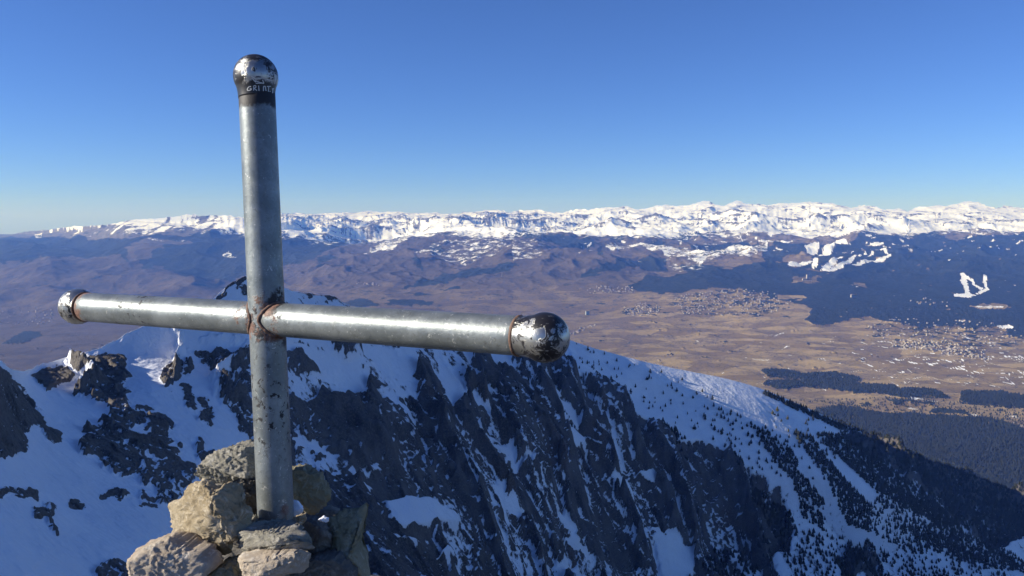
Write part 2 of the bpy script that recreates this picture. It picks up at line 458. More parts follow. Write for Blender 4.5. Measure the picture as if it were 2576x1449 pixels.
NC, NR = 1060, 440
pxs = np.linspace(-320, 2896, NC)
cpy = np.interp(pxs, cp[:, 0], cp[:, 1]) + 3.0 * fbm(pxs / 60.0, pxs * 0 + .3, 4, 3) * np.interp(pxs, [1350, 1450], [1.0, 0.0])
kh = np.hanning(63)[1:-1]; kh /= kh.sum()
cs_ = np.convolve(np.pad(cpy, 30, mode='edge'), kh, mode='valid')
cpy = np.where(pxs > 1480, cs_, cpy)
t = np.linspace(0, 1, NR)[:, None]
PY = cpy[None] + (1500 - cpy[None]) * t ** 1.15
PX = np.repeat(pxs[None], NR, 0)
LD = nearF(PX / F, PY / F)
def hsmooth(a, n):
    k = np.hanning(n + 2)[1:-1]; k /= k.sum()
    p = np.pad(a, ((0, 0), (n // 2, n // 2)), mode='edge')
    return np.stack([np.convolve(r, k, mode='valid') for r in p])
sm = sstep(1480, 1640, PX)
LD = LD * (1 - sm) + hsmooth(hsmooth(LD, 101), 61) * sm
# keep distance falling as the sight line drops
LD = np.minimum.accumulate(LD, 0)
LD -= np.arange(NR)[:, None] * 1e-5
D = np.exp(LD)
Q, YF = q_of(PY)
U = ((PX - W2 / 2) / F) / YF
X, Y, Z = U * D, D, Q * D
wx = PX + 13 * fbm(PX / 46, PY / 46, 6, 40, .6); wy = PY + 13 * fbm(PX / 46, PY / 46, 6, 71, .6)
rock = np.full(PX.shape, 0.15)
for poly, val in ROCKPAINT:
    rock[inpoly(wx, wy, poly)] = val
rock = np.where((PX < 660) & (rock > .6), .5 + (rock - .5) * .62, rock)
rock = blur(rock, 3)
# relief: buttresses, gullies and ledges
S0, T0 = 0.80 * X + 0.60 * Y, 0.60 * X - 0.80 * Y
S_ = S0 + 26 * fbm(X / 150, Y / 150, 5, 8, .6); T_ = T0 + 30 * fbm(X / 130 + 7, Y / 130, 5, 18, .6)
sc_ = np.clip(D / 900.0, 0.28, 1.5)
rk = sstep(0.2, 0.7, blur(rock, 5))
relief = ridged(S_ / 150, T_ / 330, 3, 1, .5) * 34 + ridged(S_ / 52, T_ / 105, 4, 2, .5) * 9 + fbm(S_ / 15, T_ / 26, 5, 4, .58) * 2.0
led = (Z + 0.45 * X - 0.15 * Y + 16 * fbm(X / 60, Y / 60, 4, 33, .6)) / 21.0
fr = led - np.floor(led)
relief += (sstep(0.25, 0.95, fr) - fr) * 8.0 * (0.5 + 0.5 * fbm(X / 90, Y / 90, 3, 35))
relief_n = ridged(S_ / 34, T_ / 60, 5, 5, .52) * 4.6 + fbm(S_ / 7, T_ / 11, 5, 6, .6) * 1.5
wl = sstep(650, 900, PX)
amp = relief * wl * np.clip(D / 1000, .6, 1.4) + relief_n * (1 - wl) * sc_ * 1.6
edge = sstep(0, 0.07, t) * wl + sstep(0.0, 0.17, t) * (1 - wl)
rks = sstep(0.30, 0.62, blur(rock, 28)) * wl + rk * (1 - wl)
lift = (0.14 + 0.35 * rk + 0.60 * rks) * amp * (0.25 + 0.75 * edge)
right_snow = sstep(1450, 1600, PX) * (1 - rk)
lift = lift * (1 - 0.97 * right_snow) + right_snow * (0.9 * fbm(X / 60, Y / 60, 4, 61) + 0.25 * fbm(S0 / 9, T0 / 40, 3, 62)) * edge
# snow lies in the hollows, rock stands proud of it
lift += (rk - 0.5) * 4.0 * sc_ * edge * (1 - right_snow)
# ribs that catch the sun (line in the survey picture, height, half width in survey pixels)
RIBS = [([(430, 818), (452, 850), (452, 900), (440, 930)], 9, 15), ([(620, 900), (570, 935), (545, 965), (600, 1000)], 11, 19), ([(180, 905), (215, 935), (240, 960), (205, 985)], 9, 18),
        ([(520, 840), (590, 850), (640, 880)], 5, 16), ([(1420, 915), (1445, 935), (1475, 965), (1520, 1030)], 14, 12)]
for line, hgt, wid in RIBS:
    dmin = np.full(PX.shape, 1e9)
    for (x1, y1), (x2, y2) in zip(line[:-1], line[1:]):
        vx, vy = x2 - x1, y2 - y1
        tt = np.clip(((wx - x1) * vx + (wy - y1) * vy) / (vx * vx + vy * vy), 0, 1)
        dmin = np.minimum(dmin, np.hypot(wx - x1 - tt * vx, wy - y1 - tt * vy))
    lift += hgt * np.clip(1 - dmin / wid, 0, 1) ** 1.3
Zd = Z + lift
# steep bits shed their snow, ledges and hollows keep it
gu = np.stack([np.gradient(a, axis=1) for a in (X, Y, Zd)], -1); gv = np.stack([np.gradient(a, axis=0) for a in (X, Y, Zd)], -1)
nn_ = np.cross(gv, gu); nzl = np.abs(nn_[..., 2]) / (np.linalg.norm(nn_, axis=-1) + 1e-9)
steep = blur(nzl, 16) - blur(nzl, 2)
rockv = rock + np.clip(steep * (1.9 + .6 * (1 - wl)), -.45, .42) * (0.15 + 0.85 * rk) + np.clip((lift - blur(lift, 8)) / (2.2 * sc_), -1, 1) * 0.12 * (0.2 + rk)
rockv += (0.12 * fbm(S_ / 16, T_ / 34, 5, 9, .65) + 0.24 * fbm(S_ / 75, T_ / 170, 4, 10)) * (0.6 + 0.4 * wl) * (1 - right_snow)
rockv += 0.16 * np.clip(ridged(S0 / 9, T0 / 120, 3, 12), -.3, .6) * right_snow
rockv += 0.42 * sstep(.42, .75, fbm(X / 5, Y / 5, 3, 91)) * sstep(.2, .36, blur(rock, 30)) * (1 - wl)
rockv = np.where((t < 0.045) & (PX < 545), rockv * .4, rockv)
# back side and foreground drop
NB = 26
tb = np.linspace(0, 1, NB + 1)[1:][::-1][:, None]
Dc, Zc, Uc = Y[0], Zd[0], U[0]
Db = Dc[None] * (1 - tb) + tb * (Dc[None] * 1.5 + 1500)
qc = Zc / Dc
Zb = Zc[None] + (qc[None] - 0.03) * (Db - Dc[None]) - 0.45 * np.maximum(Db - Dc[None] * 1.03, 0)
Zb = np.maximum(Zb, -1420)
Xb = Uc[None] * Db
NFG = 30
tf = np.linspace(0, 1, NFG + 1)[1:][:, None]
Dl, Ql = Y[-1], Zd[-1] / Y[-1]
Df = np.exp(np.log(Dl)[None] * (1 - tf) + tf * math.log(0.9))
qf = Ql[None] + (-0.80 - Ql[None]) * sstep(0.0, 0.25, tf)
Zf = np.maximum(qf * Df, -1.66 - np.maximum(Df - 2.3, 0) * 0.95)
Zf = np.where(Df < 12, np.minimum(Zf, -1.60 - np.maximum(Df - 2.3, 0) * 0.9), Zf)
Xf = U[-1][None] * Df
VX = np.concatenate([Xb, X, Xf]); VY = np.concatenate([Db, Y, Df]); VZ = np.concatenate([Zb, Zd, Zf])
RV = np.concatenate([np.full(Xb.shape, 0.8), rockv, np.full(Xf.shape, 0.55)])
PALE = np.concatenate([np.full(Xb.shape, 0.6), (1 - wl), np.full(Xf.shape, 0.6)])
nrows = VX.shape[0]
ridge = mesh_obj('mountain_ridge', np.stack([VX, VY, VZ], -1).reshape(-1, 3), grid_faces(nrows, NC), mat_ridge(), attrs={'rock': RV, 'pale': PALE})
tag(ridge, kind='structure')
NEAR = dict(X=X, Y=Y, Z=Zd, PX=PX, PY=PY, rock=rockv)

# ------------------------------------------------------------------ valley, foothills and far mountains
SKY = [(-400, 596), (-150, 594), (0, 590), (38, 588), (75, 581), (125, 578), (163, 572), (190, 568.6), (230, 568.6), (275, 564), (312, 557), (350, 550.6), (400, 549), (428, 544), (445, 544), (470, 538), (490, 538), (503, 543), (530, 540), (570, 542), (592, 544), (615, 544), (660, 541),
       (706, 537), (731, 538), (751, 535.6), (769, 539), (784, 538), (819, 535.6), (849, 534), (864, 535.6), (884, 537), (914, 532.6), (936, 530), (964, 534), (989, 533.6), (1014, 534), (1034, 535.6), (1066, 536), (1094, 535.6), (1119, 538), (1144, 538), (1169, 534), (1194, 533), (1221, 527), (1234, 529), (1246, 527), (1269, 532), (1288, 534),
       (1305.5, 527), (1320, 529), (1350, 527.6), (1370, 531), (1395, 535.6), (1418, 533.6), (1448, 529), (1478, 529), (1505, 525), (1528, 520.6), (1553, 520), (1575, 517), (1603, 525), (1620, 524), (1648, 517), (1678, 516), (1698, 518), (1738, 515), (1765, 507), (1783, 506), (1800, 514), (1820, 518.6), (1838, 509), (1858, 502.6), (1875, 510.6), (1888, 513), (1913, 512.6), (1932, 515.6),
       (1957, 513.6), (1994.5, 510.6), (2027, 509), (2062, 510), (2097, 510.6), (2104.5, 517), (2122, 518.6), (2144.5, 521), (2157, 517.6), (2177, 518), (2192, 519), (2212, 522), (2227, 525.6), (2247, 525), (2264.5, 522.6), (2282, 531), (2294.5, 526), (2304.5, 522.6), (2324.5, 521), (2352, 520), (2382, 517.6), (2407, 514), (2419.5, 510.6), (2442, 507.6), (2457, 512), (2482, 519), (2507, 521), (2532, 518.6), (2552, 520), (2576, 522.6), (2700, 520), (2900, 524)]
SKYD = [(-400, 30), (0, 30), (120, 25), (250, 20.5), (640, 20), (700, 27), (760, 30), (1280, 30), (1400, 27), (1470, 23.5), (2900, 22.5)]
VAL = {
    -350: [(600, 26), (640, 18.5), (700, 15.5), (760, 13.5), (830, 11), (920, 7.5), (1100, 5)],
    0: [(600, 24), (640, 17.5), (700, 15.2), (740, 14), (800, 11.5), (860, 9), (930, 7), (1100, 5)],
    300: [(585, 18.7), (610, 17.6), (640, 16.5), (680, 15.2), (720, 14), (800, 11), (900, 7.3), (1100, 4.8)],
    600: [(570, 18.7), (600, 17.6), (650, 16), (700, 14.5), (740, 13), (800, 10.6), (900, 7.5), (1100, 4.8)],
    720: [(550, 20), (570, 18.2), (600, 17), (650, 15.5), (690, 14), (740, 12), (800, 10), (900, 7.4), (1100, 4.8)],
    900: [(560, 24), (580, 21), (600, 18.5), (620, 16.8), (650, 14.5), (690, 12.5), (740, 11), (800, 9.5), (880, 7.4), (1100, 4.7)],
    1100: [(555, 20.5), (575, 18.5), (600, 16.5), (640, 14), (690, 12), (740, 10.8), (800, 9.3), (880, 7.3), (1100, 4.6)],
    1300: [(553, 20.5), (580, 17.3), (610, 15), (650, 13), (700, 11.5), (750, 10.3), (800, 9.2), (880, 7.3), (1100, 4.5)],
    1500: [(545, 21.3), (580, 18), (610, 16), (640, 13.8), (700, 11.5), (750, 10.2), (800, 9.1), (860, 7.6), (950, 6), (1100, 4.5)],
    1800: [(535, 21.8), (560, 20.3), (590, 18), (620, 15.5), (660, 12.6), (700, 11), (750, 9.8), (800, 8.8), (860, 7.5), (920, 6.3), (1000, 5.2), (1100, 4.3)],
    2100: [(540, 21.2), (570, 19.3), (600, 17.0), (640, 14), (690, 11.5), (740, 9.9), (800, 8.6), (860, 7.3), (950, 5.9), (1050, 4.7), (1150, 3.95), (1300, 3.2)],
    2400: [(540, 20.6), (565, 19.0), (590, 17.2), (640, 14), (690, 11.5), (740, 9.7), (800, 8.5), (860, 7.2), (950, 5.8), (1050, 4.6), (1150, 3.9), (1300, 3.2)],
    2700: [(540, 20.3), (565, 18.8), (590, 17.2), (640, 14), (690, 11.5), (740, 9.7), (800, 8.5), (860, 7.2), (950, 5.8), (1050, 4.6), (1150, 3.9), (1300, 3.2)],
}
sk = np.array(SKY, float); skd = np.array(SKYD, float)
vp, vv = [], []
for c, lst in VAL.items():
    lst = [(np.interp(c, sk[:, 0], sk[:, 1]), np.interp(c, skd[:, 0], skd[:, 1]))] + lst
    for y_, d_ in lst:
        vp.append((c / F, y_ / F * 2.2)); vv.append(math.log(d_ * 1000))
valF = rbf(vp, vv, 0.02)
VC, VR = 1080, 400
vpx = np.linspace(-400, 2900, VC)
skl = np.interp(vpx, sk[:, 0], sk[:, 1])
skl = skl + 2.0 * fbm(vpx / 9.0, vpx * 0 + 4.2, 4, 77) * np.interp(vpx, [0, 250, 2900], [0.15, 1, 1]) 
bot = np.interp(vpx, [-400, 0, 600, 1300, 1450, 1900, 2576, 2900], [1080, 1060, 860, 900, 960, 1060, 1300, 1400])
tv = np.linspace(0, 1, VR)[:, None] ** 1.35
VPY = skl[None] + (bot - skl)[None] * tv
VPX = np.repeat(vpx[None], VR, 0)
LD = valF(VPX / F, VPY / F * 2.2)
LD = np.minimum(LD, np.log(np.interp(vpx, skd[:, 0], skd[:, 1]) * 1000)[None])
LD = np.minimum.accumulate(LD, 0) - np.arange(VR)[:, None] * 1e-5
D = np.exp(LD)
Q, YF = q_of(VPY)
U = ((VPX - W2 / 2) / F) / YF
X, Y, Z = U * D, D, Q * D

# land cover
VILLP = [[(1700, 742), (1760, 735), (1850, 724), (1932, 733), (1990, 760), (1932, 795), (1850, 795), (1720, 790), (1690, 770)], [(1568, 772), (1620, 762), (1660, 770), (1665, 790), (1600, 795), (1565, 787)],
         [(2240, 855), (2300, 850), (2480, 880), (2490, 905), (2400, 895), (2300, 880), (2245, 872)], [(2180, 822), (2260, 797), (2400, 800), (2576, 830), (2576, 870), (2450, 880), (2300, 850), (2200, 850)]]
def Y3(poly): return [(1288 + x * .25, 503.1 + y * .25) for x, y in poly]
def Y4(poly): return [(1932 + x * .25, 503.1 + y * .25) for x, y in poly]
def Y1(poly): return [(x * .25, 503.1 + y * .25) for x, y in poly]
def Y2(poly): return [(644 + x * .25, 503.1 + y * .25) for x, y in poly]
def Y5(poly): return [(1932 + x * .25, 865.4 + y * .25) for x, y in poly]
wj = sstep(520, 640, VPY)
wx = VPX + (5 + 9 * wj) * fbm(VPX / 40, VPY / 14, 4, 140); wy = VPY + (1.5 + 4 * wj) * fbm(VPX / 40, VPY / 14, 4, 171)
snowline = np.interp(VPX, [-400, 0, 90, 200, 300, 420, 620, 720, 800, 900, 1000, 1100, 1200, 1300, 1420, 1500, 1600, 1750, 1900, 2100, 2300, 2450, 2576, 2900],
                     [560, 570, 578, 586, 584, 582, 580, 604, 610, 604, 596, 598, 604, 600, 598, 602, 610, 600, 600, 594, 596, 592, 588, 588])
snow = 0.5 + 0.48 * np.clip((snowline - wy) / 24.0, -1, 1)
snow = np.where(wy < snowline - 26, 0.84, snow)
snow = np.clip(snow - 0.16, 0, 1)
forest = 0.20 * sstep(830, 760, VPY) + 0.14 + 0.0 * VPX
forest = np.where(VPY < 620, 0.40, forest)
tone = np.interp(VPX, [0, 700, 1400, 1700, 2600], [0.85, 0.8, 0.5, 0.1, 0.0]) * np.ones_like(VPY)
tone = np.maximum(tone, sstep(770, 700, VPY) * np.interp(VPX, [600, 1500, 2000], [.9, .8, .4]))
FOREST = [
    (Y1([(-1600, 340), (300, 380), (1100, 350), (1400, 330), (1900, 330), (2700, 200), (2700, 760), (2450, 760), (1900, 830), (1750, 760), (1650, 700), (1450, 690), (1380, 600), (1150, 560), (900, 560), (300, 610), (-1600, 700)]), 0.95),
    (Y1([(1300, 420), (1500, 360), (1960, 365), (1900, 420), (1650, 460), (1550, 520), (1530, 590), (1330, 600), (1270, 550)]), 0.1),
    (Y1([(1530, 610), (1650, 640), (1760, 700), (1700, 750), (1560, 740)]), 0.2),
    (Y1([(0, 1440), (250, 1310), (430, 1310), (420, 1370), (200, 1440)]), 0.85),
    (Y1([(650, 1010), (930, 960), (1000, 1000), (900, 1060)]), 0.6),
    (Y2([(0, 330), (500, 330), (860, 440), (1030, 410), (870, 470), (700, 510), (520, 600), (250, 640), (0, 640)]), 0.8),
    (Y2([(600, 570), (700, 540), (820, 550), (800, 600), (640, 620)]), 0.9),
    (Y2([(610, 690), (780, 650), (870, 660), (940, 700), (800, 720)]), 0.9),
    (Y2([(1400, 350), (1650, 270), (1830, 300), (1600, 330), (1420, 380), (1300, 390)]), 0.85),
    (Y2([(1700, 490), (1870, 470), (1900, 520), (1800, 500)]), 0.7),
    (Y2([(1520, 590), (1600, 580), (1690, 680), (1600, 670)]), 0.75), (Y2([(2120, 650), (2576, 610), (2576, 680), (2200, 750), (1900, 820), (1500, 870), (1650, 800)]), 0.75),
    (Y2([(1280, 1040), (1480, 1000), (1800, 1030), (1780, 1060), (1500, 1060)]), 0.85), (Y2([(1560, 970), (1650, 940), (1780, 950), (1700, 985)]), 0.85),
    (Y2([(1850, 900), (2060, 870), (2080, 890), (1900, 925)]), 0.85), (Y2([(870, 1020), (1080, 1005), (1250, 1040), (1200, 1080), (950, 1060)]), 0.8),
    (Y3([(0, 310), (200, 320), (400, 370), (800, 430), (830, 470), (600, 490), (330, 440), (150, 370), (0, 350)]), 0.95),
    (Y3([(870, 560), (960, 540), (1050, 600), (900, 620)]), 0.9), (Y3([(640, 800), (900, 690), (1200, 610), (1500, 580), (1580, 650), (1560, 700), (1400, 700), (1280, 660), (1150, 690), (1000, 750), (800, 790)]), 0.85),
    (Y3([(1180, 860), (1300, 800), (1500, 760), (1800, 720), (2100, 700), (2576, 660), (2576, 930), (2450, 930), (2200, 880), (1900, 890), (1720, 920), (1450, 930), (1280, 900)]), 0.84),
    (Y3([(1700, 640), (1900, 620), (2100, 660), (2000, 720), (1800, 730)]), 0.9), (Y3([(1370, 440), (1480, 420), (1640, 460), (1500, 480)]), 0.95),
    (Y3([(930, 400), (1200, 370), (1400, 300), (1700, 330), (1990, 380), (1700, 390), (1300, 370), (1080, 420)]), 0.85), (Y3([(1680, 480), (2000, 430), (2300, 430), (2500, 450), (2100, 520), (1900, 560), (1840, 500)]), 0.75),
    (Y4([(0, 680), (600, 710), (800, 640), (1200, 600), (1400, 480), (1750, 400), (2000, 380), (2400, 340), (2576, 320), (2800, 320), (3800, 320), (3800, 1250), (2576, 1380), (2400, 1350), (2300, 1280), (2000, 1300), (1900, 1260), (1500, 1300), (1200, 1230), (1000, 1180), (850, 1200), (700, 1240), (550, 1260), (400, 1240), (380, 1180), (440, 1080), (300, 1040), (0, 980)]), 0.82),
    (Y4([(-100, 460), (300, 430), (800, 430), (1000, 330), (1700, 330), (1800, 400), (1400, 480), (1200, 600), (700, 690), (0, 690)]), 0.72),
    (Y4([(160, 590), (420, 560), (420, 640), (150, 660)]), 0.1),
    (Y4([(450, 770), (560, 770), (520, 800), (430, 800)]), 0.2), (Y4([(2010, 1070), (2130, 1040), (2400, 1060), (2380, 1090), (2180, 1095)]), 0.05),
    (Y4([(230, 780), (420, 770), (560, 830), (500, 860), (220, 830)]), 0.3), (Y4([(1880, 1200), (1990, 1190), (1980, 1230), (1890, 1230)]), 0.1),
    (Y4([(820, 830), (1000, 820), (1020, 870), (850, 880)]), 0.35), (Y4([(60, 940), (280, 950), (380, 1000), (90, 1010)]), 0.35),
    # nearer strips on the plain
    (Y5([(-80, 270), (150, 265), (350, 300), (600, 290), (800, 300), (920, 350), (870, 400), (740, 380), (500, 350), (250, 345), (0, 330)]), 0.97),
    (Y5([(-50, 400), (100, 365), (400, 360), (700, 370), (900, 400), (1270, 420), (1300, 450), (1600, 450), (1760, 490), (1830, 550), (1600, 540), (1240, 520), (1000, 490), (700, 460), (350, 430), (100, 450)]), 0.97),
    (Y5([(1940, 490), (2400, 490), (2420, 510), (2800, 540), (3800, 540), (3800, 640), (2576, 640), (1920, 595)]), 0.97),
    (Y5([(1110, 575), (1250, 570), (1600, 600), (1700, 620), (1300, 610)]), 0.9), (Y5([(1600, 670), (1750, 640), (2000, 690), (2060, 720), (1800, 700)]), 0.85),
    (Y5([(820, 490), (950, 480), (1050, 510), (950, 520)]), 0.8), (Y5([(880, 590), (1100, 590), (1000, 620)]), 0.6),
    (Y5([(480, 650), (700, 630), (860, 650), (1200, 710), (1500, 700), (1900, 740), (2200, 750), (2400, 800), (2600, 880), (3800, 1000), (3800, 2200), (400, 2200), (400, 800)]), 0.97),
    (Y5([(2100, 780), (2300, 800), (2330, 840), (2200, 830)]), 0.2), (Y5([(830, 730), (950, 740), (940, 760), (840, 755)]), 0.3),
]
for poly, val in FOREST:
    forest[inpoly(wx, wy, poly)] = val
sx = VPX + 1.8 * fbm(VPX / 11, VPY / 5, 4, 240, .65); sy = VPY + 0.9 * fbm(VPX / 11, VPY / 5, 4, 271, .65)
SNOWP = [
    (Y4([(1935, 750), (1975, 748), (2010, 830), (2030, 940), (2060, 945), (2095, 960), (2010, 980), (1870, 970), (1875, 950), (1985, 945), (1970, 870), (1940, 800)]), 1.3),
    (Y4([(1990, 770), (2070, 795), (2080, 830), (2165, 885), (2150, 910), (2060, 840), (2050, 810), (1985, 780)]), 1.3),
    (Y4([(2165, 765), (2195, 775), (2200, 850), (2225, 900), (2110, 955), (2090, 945), (2150, 905), (2190, 890), (2165, 820)]), 1.3),
    (Y4([(365, 460), (440, 415), (510, 415), (512, 490), (470, 540), (400, 535)]), 1.3), (Y4([(520, 530), (650, 430), (720, 410), (760, 418), (840, 448), (740, 435), (600, 530), (500, 545)]), 1.3),
    (Y4([(830, 570), (990, 505), (1000, 518), (850, 580)]), 1.2), (Y4([(990, 575), (1045, 500), (1060, 510), (1010, 580)]), 1.2), (Y4([(1060, 495), (1180, 490), (1240, 560), (1235, 590), (1150, 615), (850, 655), (850, 645), (1200, 585), (1205, 540), (1140, 500)]), 1.1),
    (Y4([(455, 605), (510, 605), (490, 690), (440, 690)]), 1.2), (Y4([(520, 700), (740, 590), (760, 598), (620, 690), (900, 595), (920, 605), (650, 710)]), 1.1), (Y4([(200, 670), (430, 620), (450, 640), (300, 690), (200, 690)]), 0.9),
    (Y4([(1000, 455), (1120, 435), (1190, 445), (1100, 465)]), 1.0), (Y4([(1240, 445), (1360, 440), (1370, 455), (1250, 458)]), 1.2), (Y4([(1715, 622), (1830, 622), (1830, 632), (1720, 634)]), 1.1),
    (Y4([(0, 340), (400, 330), (700, 300), (1000, 330), (700, 345), (300, 360), (0, 380)]), 0.8), (Y4([(-100, 400), (250, 410), (200, 440), (-100, 440)]), 0.6),
    (Y4([(2020, 1075), (2130, 1050), (2390, 1070), (2370, 1085), (2180, 1090)]), 0.5), (Y4([(2290, 1285), (2420, 1270), (2480, 1300), (2400, 1310)]), 1.0), (Y4([(1880, 1205), (1980, 1200), (1970, 1225)]), 0.7),
    (Y3([(2100, 480), (2576, 440), (2576, 500), (2200, 560), (1900, 620), (1500, 540), (1300, 460), (1000, 480), (900, 450), (1400, 440), (1800, 500)]), 0.52),
    (Y3([(1500, 600), (1900, 620), (2000, 660), (1700, 700)]), 0.42), (Y3([(0, 380), (300, 440), (450, 520), (200, 600), (0, 610)]), 0.44),
    (Y2([(930, 600), (1400, 480), (1540, 400), (1540, 380), (1300, 420), (1150, 500), (1050, 570)]), 0.55), (Y2([(1550, 560), (1900, 420), (2450, 370), (2576, 480), (2100, 600), (1800, 560)]), 0.45),
    (Y2([(250, 270), (500, 240), (850, 340), (1160, 380), (1060, 410), (870, 430), (750, 460), (620, 400), (500, 400), (450, 330)]), 0.52),
    (Y1([(2340, 390), (2460, 380), (2460, 410)]), 0.6), (Y1([(2230, 530), (2300, 500), (2400, 600)]), 0.5), (Y1([(340, 345), (430, 330), (420, 380), (370, 385)]), 0.6), (Y1([(1340, 360), (1970, 360), (1960, 375), (1500, 378)]), 0.4),
    (Y5([(590, 325), (700, 320), (760, 335), (680, 345)]), 0.5), (Y5([(1390, 550), (1560, 540), (1500, 570)]), 0.6),
]
for poly, val in SNOWP:
    m = inpoly(sx, sy, poly)
    snow[m] = np.maximum(snow[m], val)
    if val > 0.65: forest[m] = np.minimum(forest[m], 0.2)
# streaks of old snow along walls and ditches on the plain to the right
rs = np.random.default_rng(4)
def dens(px, py): return np.interp(px, [1700, 2000, 2300, 2600], [0.02, 0.25, 0.7, 1.0]) * np.interp(py, [830, 860, 920, 960, 985], [0, .5, 1, .9, 0.0])
n_st = 0
while n_st < 330:
    px, py = rs.uniform(1700, 2700), rs.uniform(830, 990)
    if rs.uniform() > dens(px, py): continue
    n_st += 1
    L = rs.uniform(4, 26); a = rs.normal(0.18, 0.35); w = rs.uniform(0.5, 1.0)
    dx, dy = math.cos(a), math.sin(a) * 0.6
    i0, i1 = np.searchsorted(vpx, [px - L, px + L])
    bx, by = VPX[:, i0:i1], VPY[:, i0:i1]
    s = (bx - px) * dx + (by - py) * dy
    d = np.abs(-(bx - px) * dy + (by - py) * dx)
    m = (np.abs(s) < L / 2) & (d < w)
    sn_ = snow[:, i0:i1]
    sn_[m] = np.maximum(sn_[m], rs.uniform(0.42, 0.8))
for n_, (xa, xb, ya, yb), (la, lb), fo, (sa, sb) in ((90, (1960, 2640, 625, 800), (4, 14), .2, (.2, .55)), (220, (1700, 2640, 575, 632), (4, 16), .3, (.45, .8)), (60, (1450, 1900, 590, 660), (5, 18), .3, (.4, .7)), (130, (1400, 2200, 760, 930), (6, 34), .75, (0, 0)), (110, (-50, 1300, 700, 900), (8, 46), .7, (0, 0))):
    for _ in range(n_):
        px, py = rs.uniform(xa, xb), rs.uniform(ya, yb)
        L = rs.uniform(la, lb); a = rs.normal(0.0, 0.12); w = rs.uniform(0.5, 1.3)
        i0, i1 = np.searchsorted(vpx, [px - L, px + L])
        bx, by = VPX[:, i0:i1], VPY[:, i0:i1]
        m = (((bx - px) / (L / 2)) ** 2 + ((by - py - (bx - px) * a) / w) ** 2) < 1
        fo_ = forest[:, i0:i1]; fo_[m] = fo
        sn_ = snow[:, i0:i1]; sn_[m] = np.maximum(sn_[m], rs.uniform(sa, sb + 1e-6))
townsnow = inpoly(wx, wy, Y5([(1800, 60), (2700, -60), (2700, 420), (2200, 380), (1900, 280), (1500, 260), (1250, 340), (1300, 200)]))
snow[townsnow] = np.maximum(snow[townsnow], 0.33)
lo = inpoly(wx, wy, Y5([(500, 600), (1600, 560), (2700, 640), (2700, 860), (2000, 740), (1300, 690), (700, 640)]))
snow[lo] = np.maximum(snow[lo], 0.36 * (forest[lo] < 0.5))
for vp_ in VILLP:
    m = inpoly(wx, wy, vp_)
    forest[m] = np.maximum(forest[m], 0.47)
forest, snow = blur(forest, 1), snow
# relief
mnt = sstep(15500, 20000, D)
hill = sstep(9500, 13000, D) * (1 - 0.55 * mnt)
edge = sstep(0, 0.05, tv) 
lf = sstep(650, 500, VPX)
rel = ridged(X / 3300 + 3.3, Y / 2700, 5, 301, 0.50) * 250 * mnt * (0.03 + 0.97 * sstep(0, 0.085, tv)) * (1 - 0.45 * lf) - 40 * mnt * sstep(0, 0.10, tv)
rel += ridged(X / 1500 + 9.1, Y / 1900, 6, 320, 0.55) * 75 * hill * (1 - 0.6 * lf)
rel += (ridged(X / 4300 + 1.7, Y / 3600 + .4, 3, 371, .45) * 150 + fbm(X / 2600, Y / 2200, 3, 372) * 50) * hill * (0.35 + 0.65 * lf) * sstep(0, .1, tv)
rel += fbm(X / 700, Y / 900, 5, 340) * (10 + 14 * hill) * (0.2 + 0.8 * edge)
rel -= 0.1 * rel.mean()
rel += (forest > 0.5) * (1 - mnt) * (9 + 4 * RNG.uniform(-1, 1, X.shape)) * (D < 9000)
Zd = Z + rel
steep = np.clip((rel - blur(rel, 6)) / 26.0, -1, 1)
snow = snow - (0.26 * np.clip(steep, 0, 1) + 0.16 * ridged(X / 900, Y / 1400, 4, 351)) * mnt * (snow < 1.0)
snow = snow - (0.10 + 0.30 * ridged(X / 420, Y / 900, 4, 361)) * lf * mnt * (snow < 1.0)
NB = 6
tb = np.linspace(0, 1, NB + 1)[1:][::-1][:, None]
Db = Y[0][None] * (1 + 0.10 * tb)
Zb = Zd[0][None] - 0.12 * (Db - Y[0][None]) - 200 * sstep(0, .3, tb)
Zb = np.maximum(Zb, -1500)
Xb = U[0][None] * Db
VX = np.concatenate([Xb, X]); VY = np.concatenate([Db, Y]); VZ = np.concatenate([Zb, Zd])
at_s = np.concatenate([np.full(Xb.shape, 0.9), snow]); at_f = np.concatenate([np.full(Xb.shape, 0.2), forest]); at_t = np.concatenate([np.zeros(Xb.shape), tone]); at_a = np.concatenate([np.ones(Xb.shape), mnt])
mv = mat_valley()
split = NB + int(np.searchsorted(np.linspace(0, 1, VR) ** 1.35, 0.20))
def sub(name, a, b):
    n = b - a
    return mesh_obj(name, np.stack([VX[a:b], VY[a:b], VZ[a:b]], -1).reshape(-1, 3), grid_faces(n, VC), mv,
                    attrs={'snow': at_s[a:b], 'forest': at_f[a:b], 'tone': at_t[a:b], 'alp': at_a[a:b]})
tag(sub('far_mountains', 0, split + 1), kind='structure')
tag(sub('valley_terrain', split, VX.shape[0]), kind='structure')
VALLEY = dict(X=X, Y=Y, Z=Zd, PX=VPX, PY=VPY, forest=forest, snow=snow)

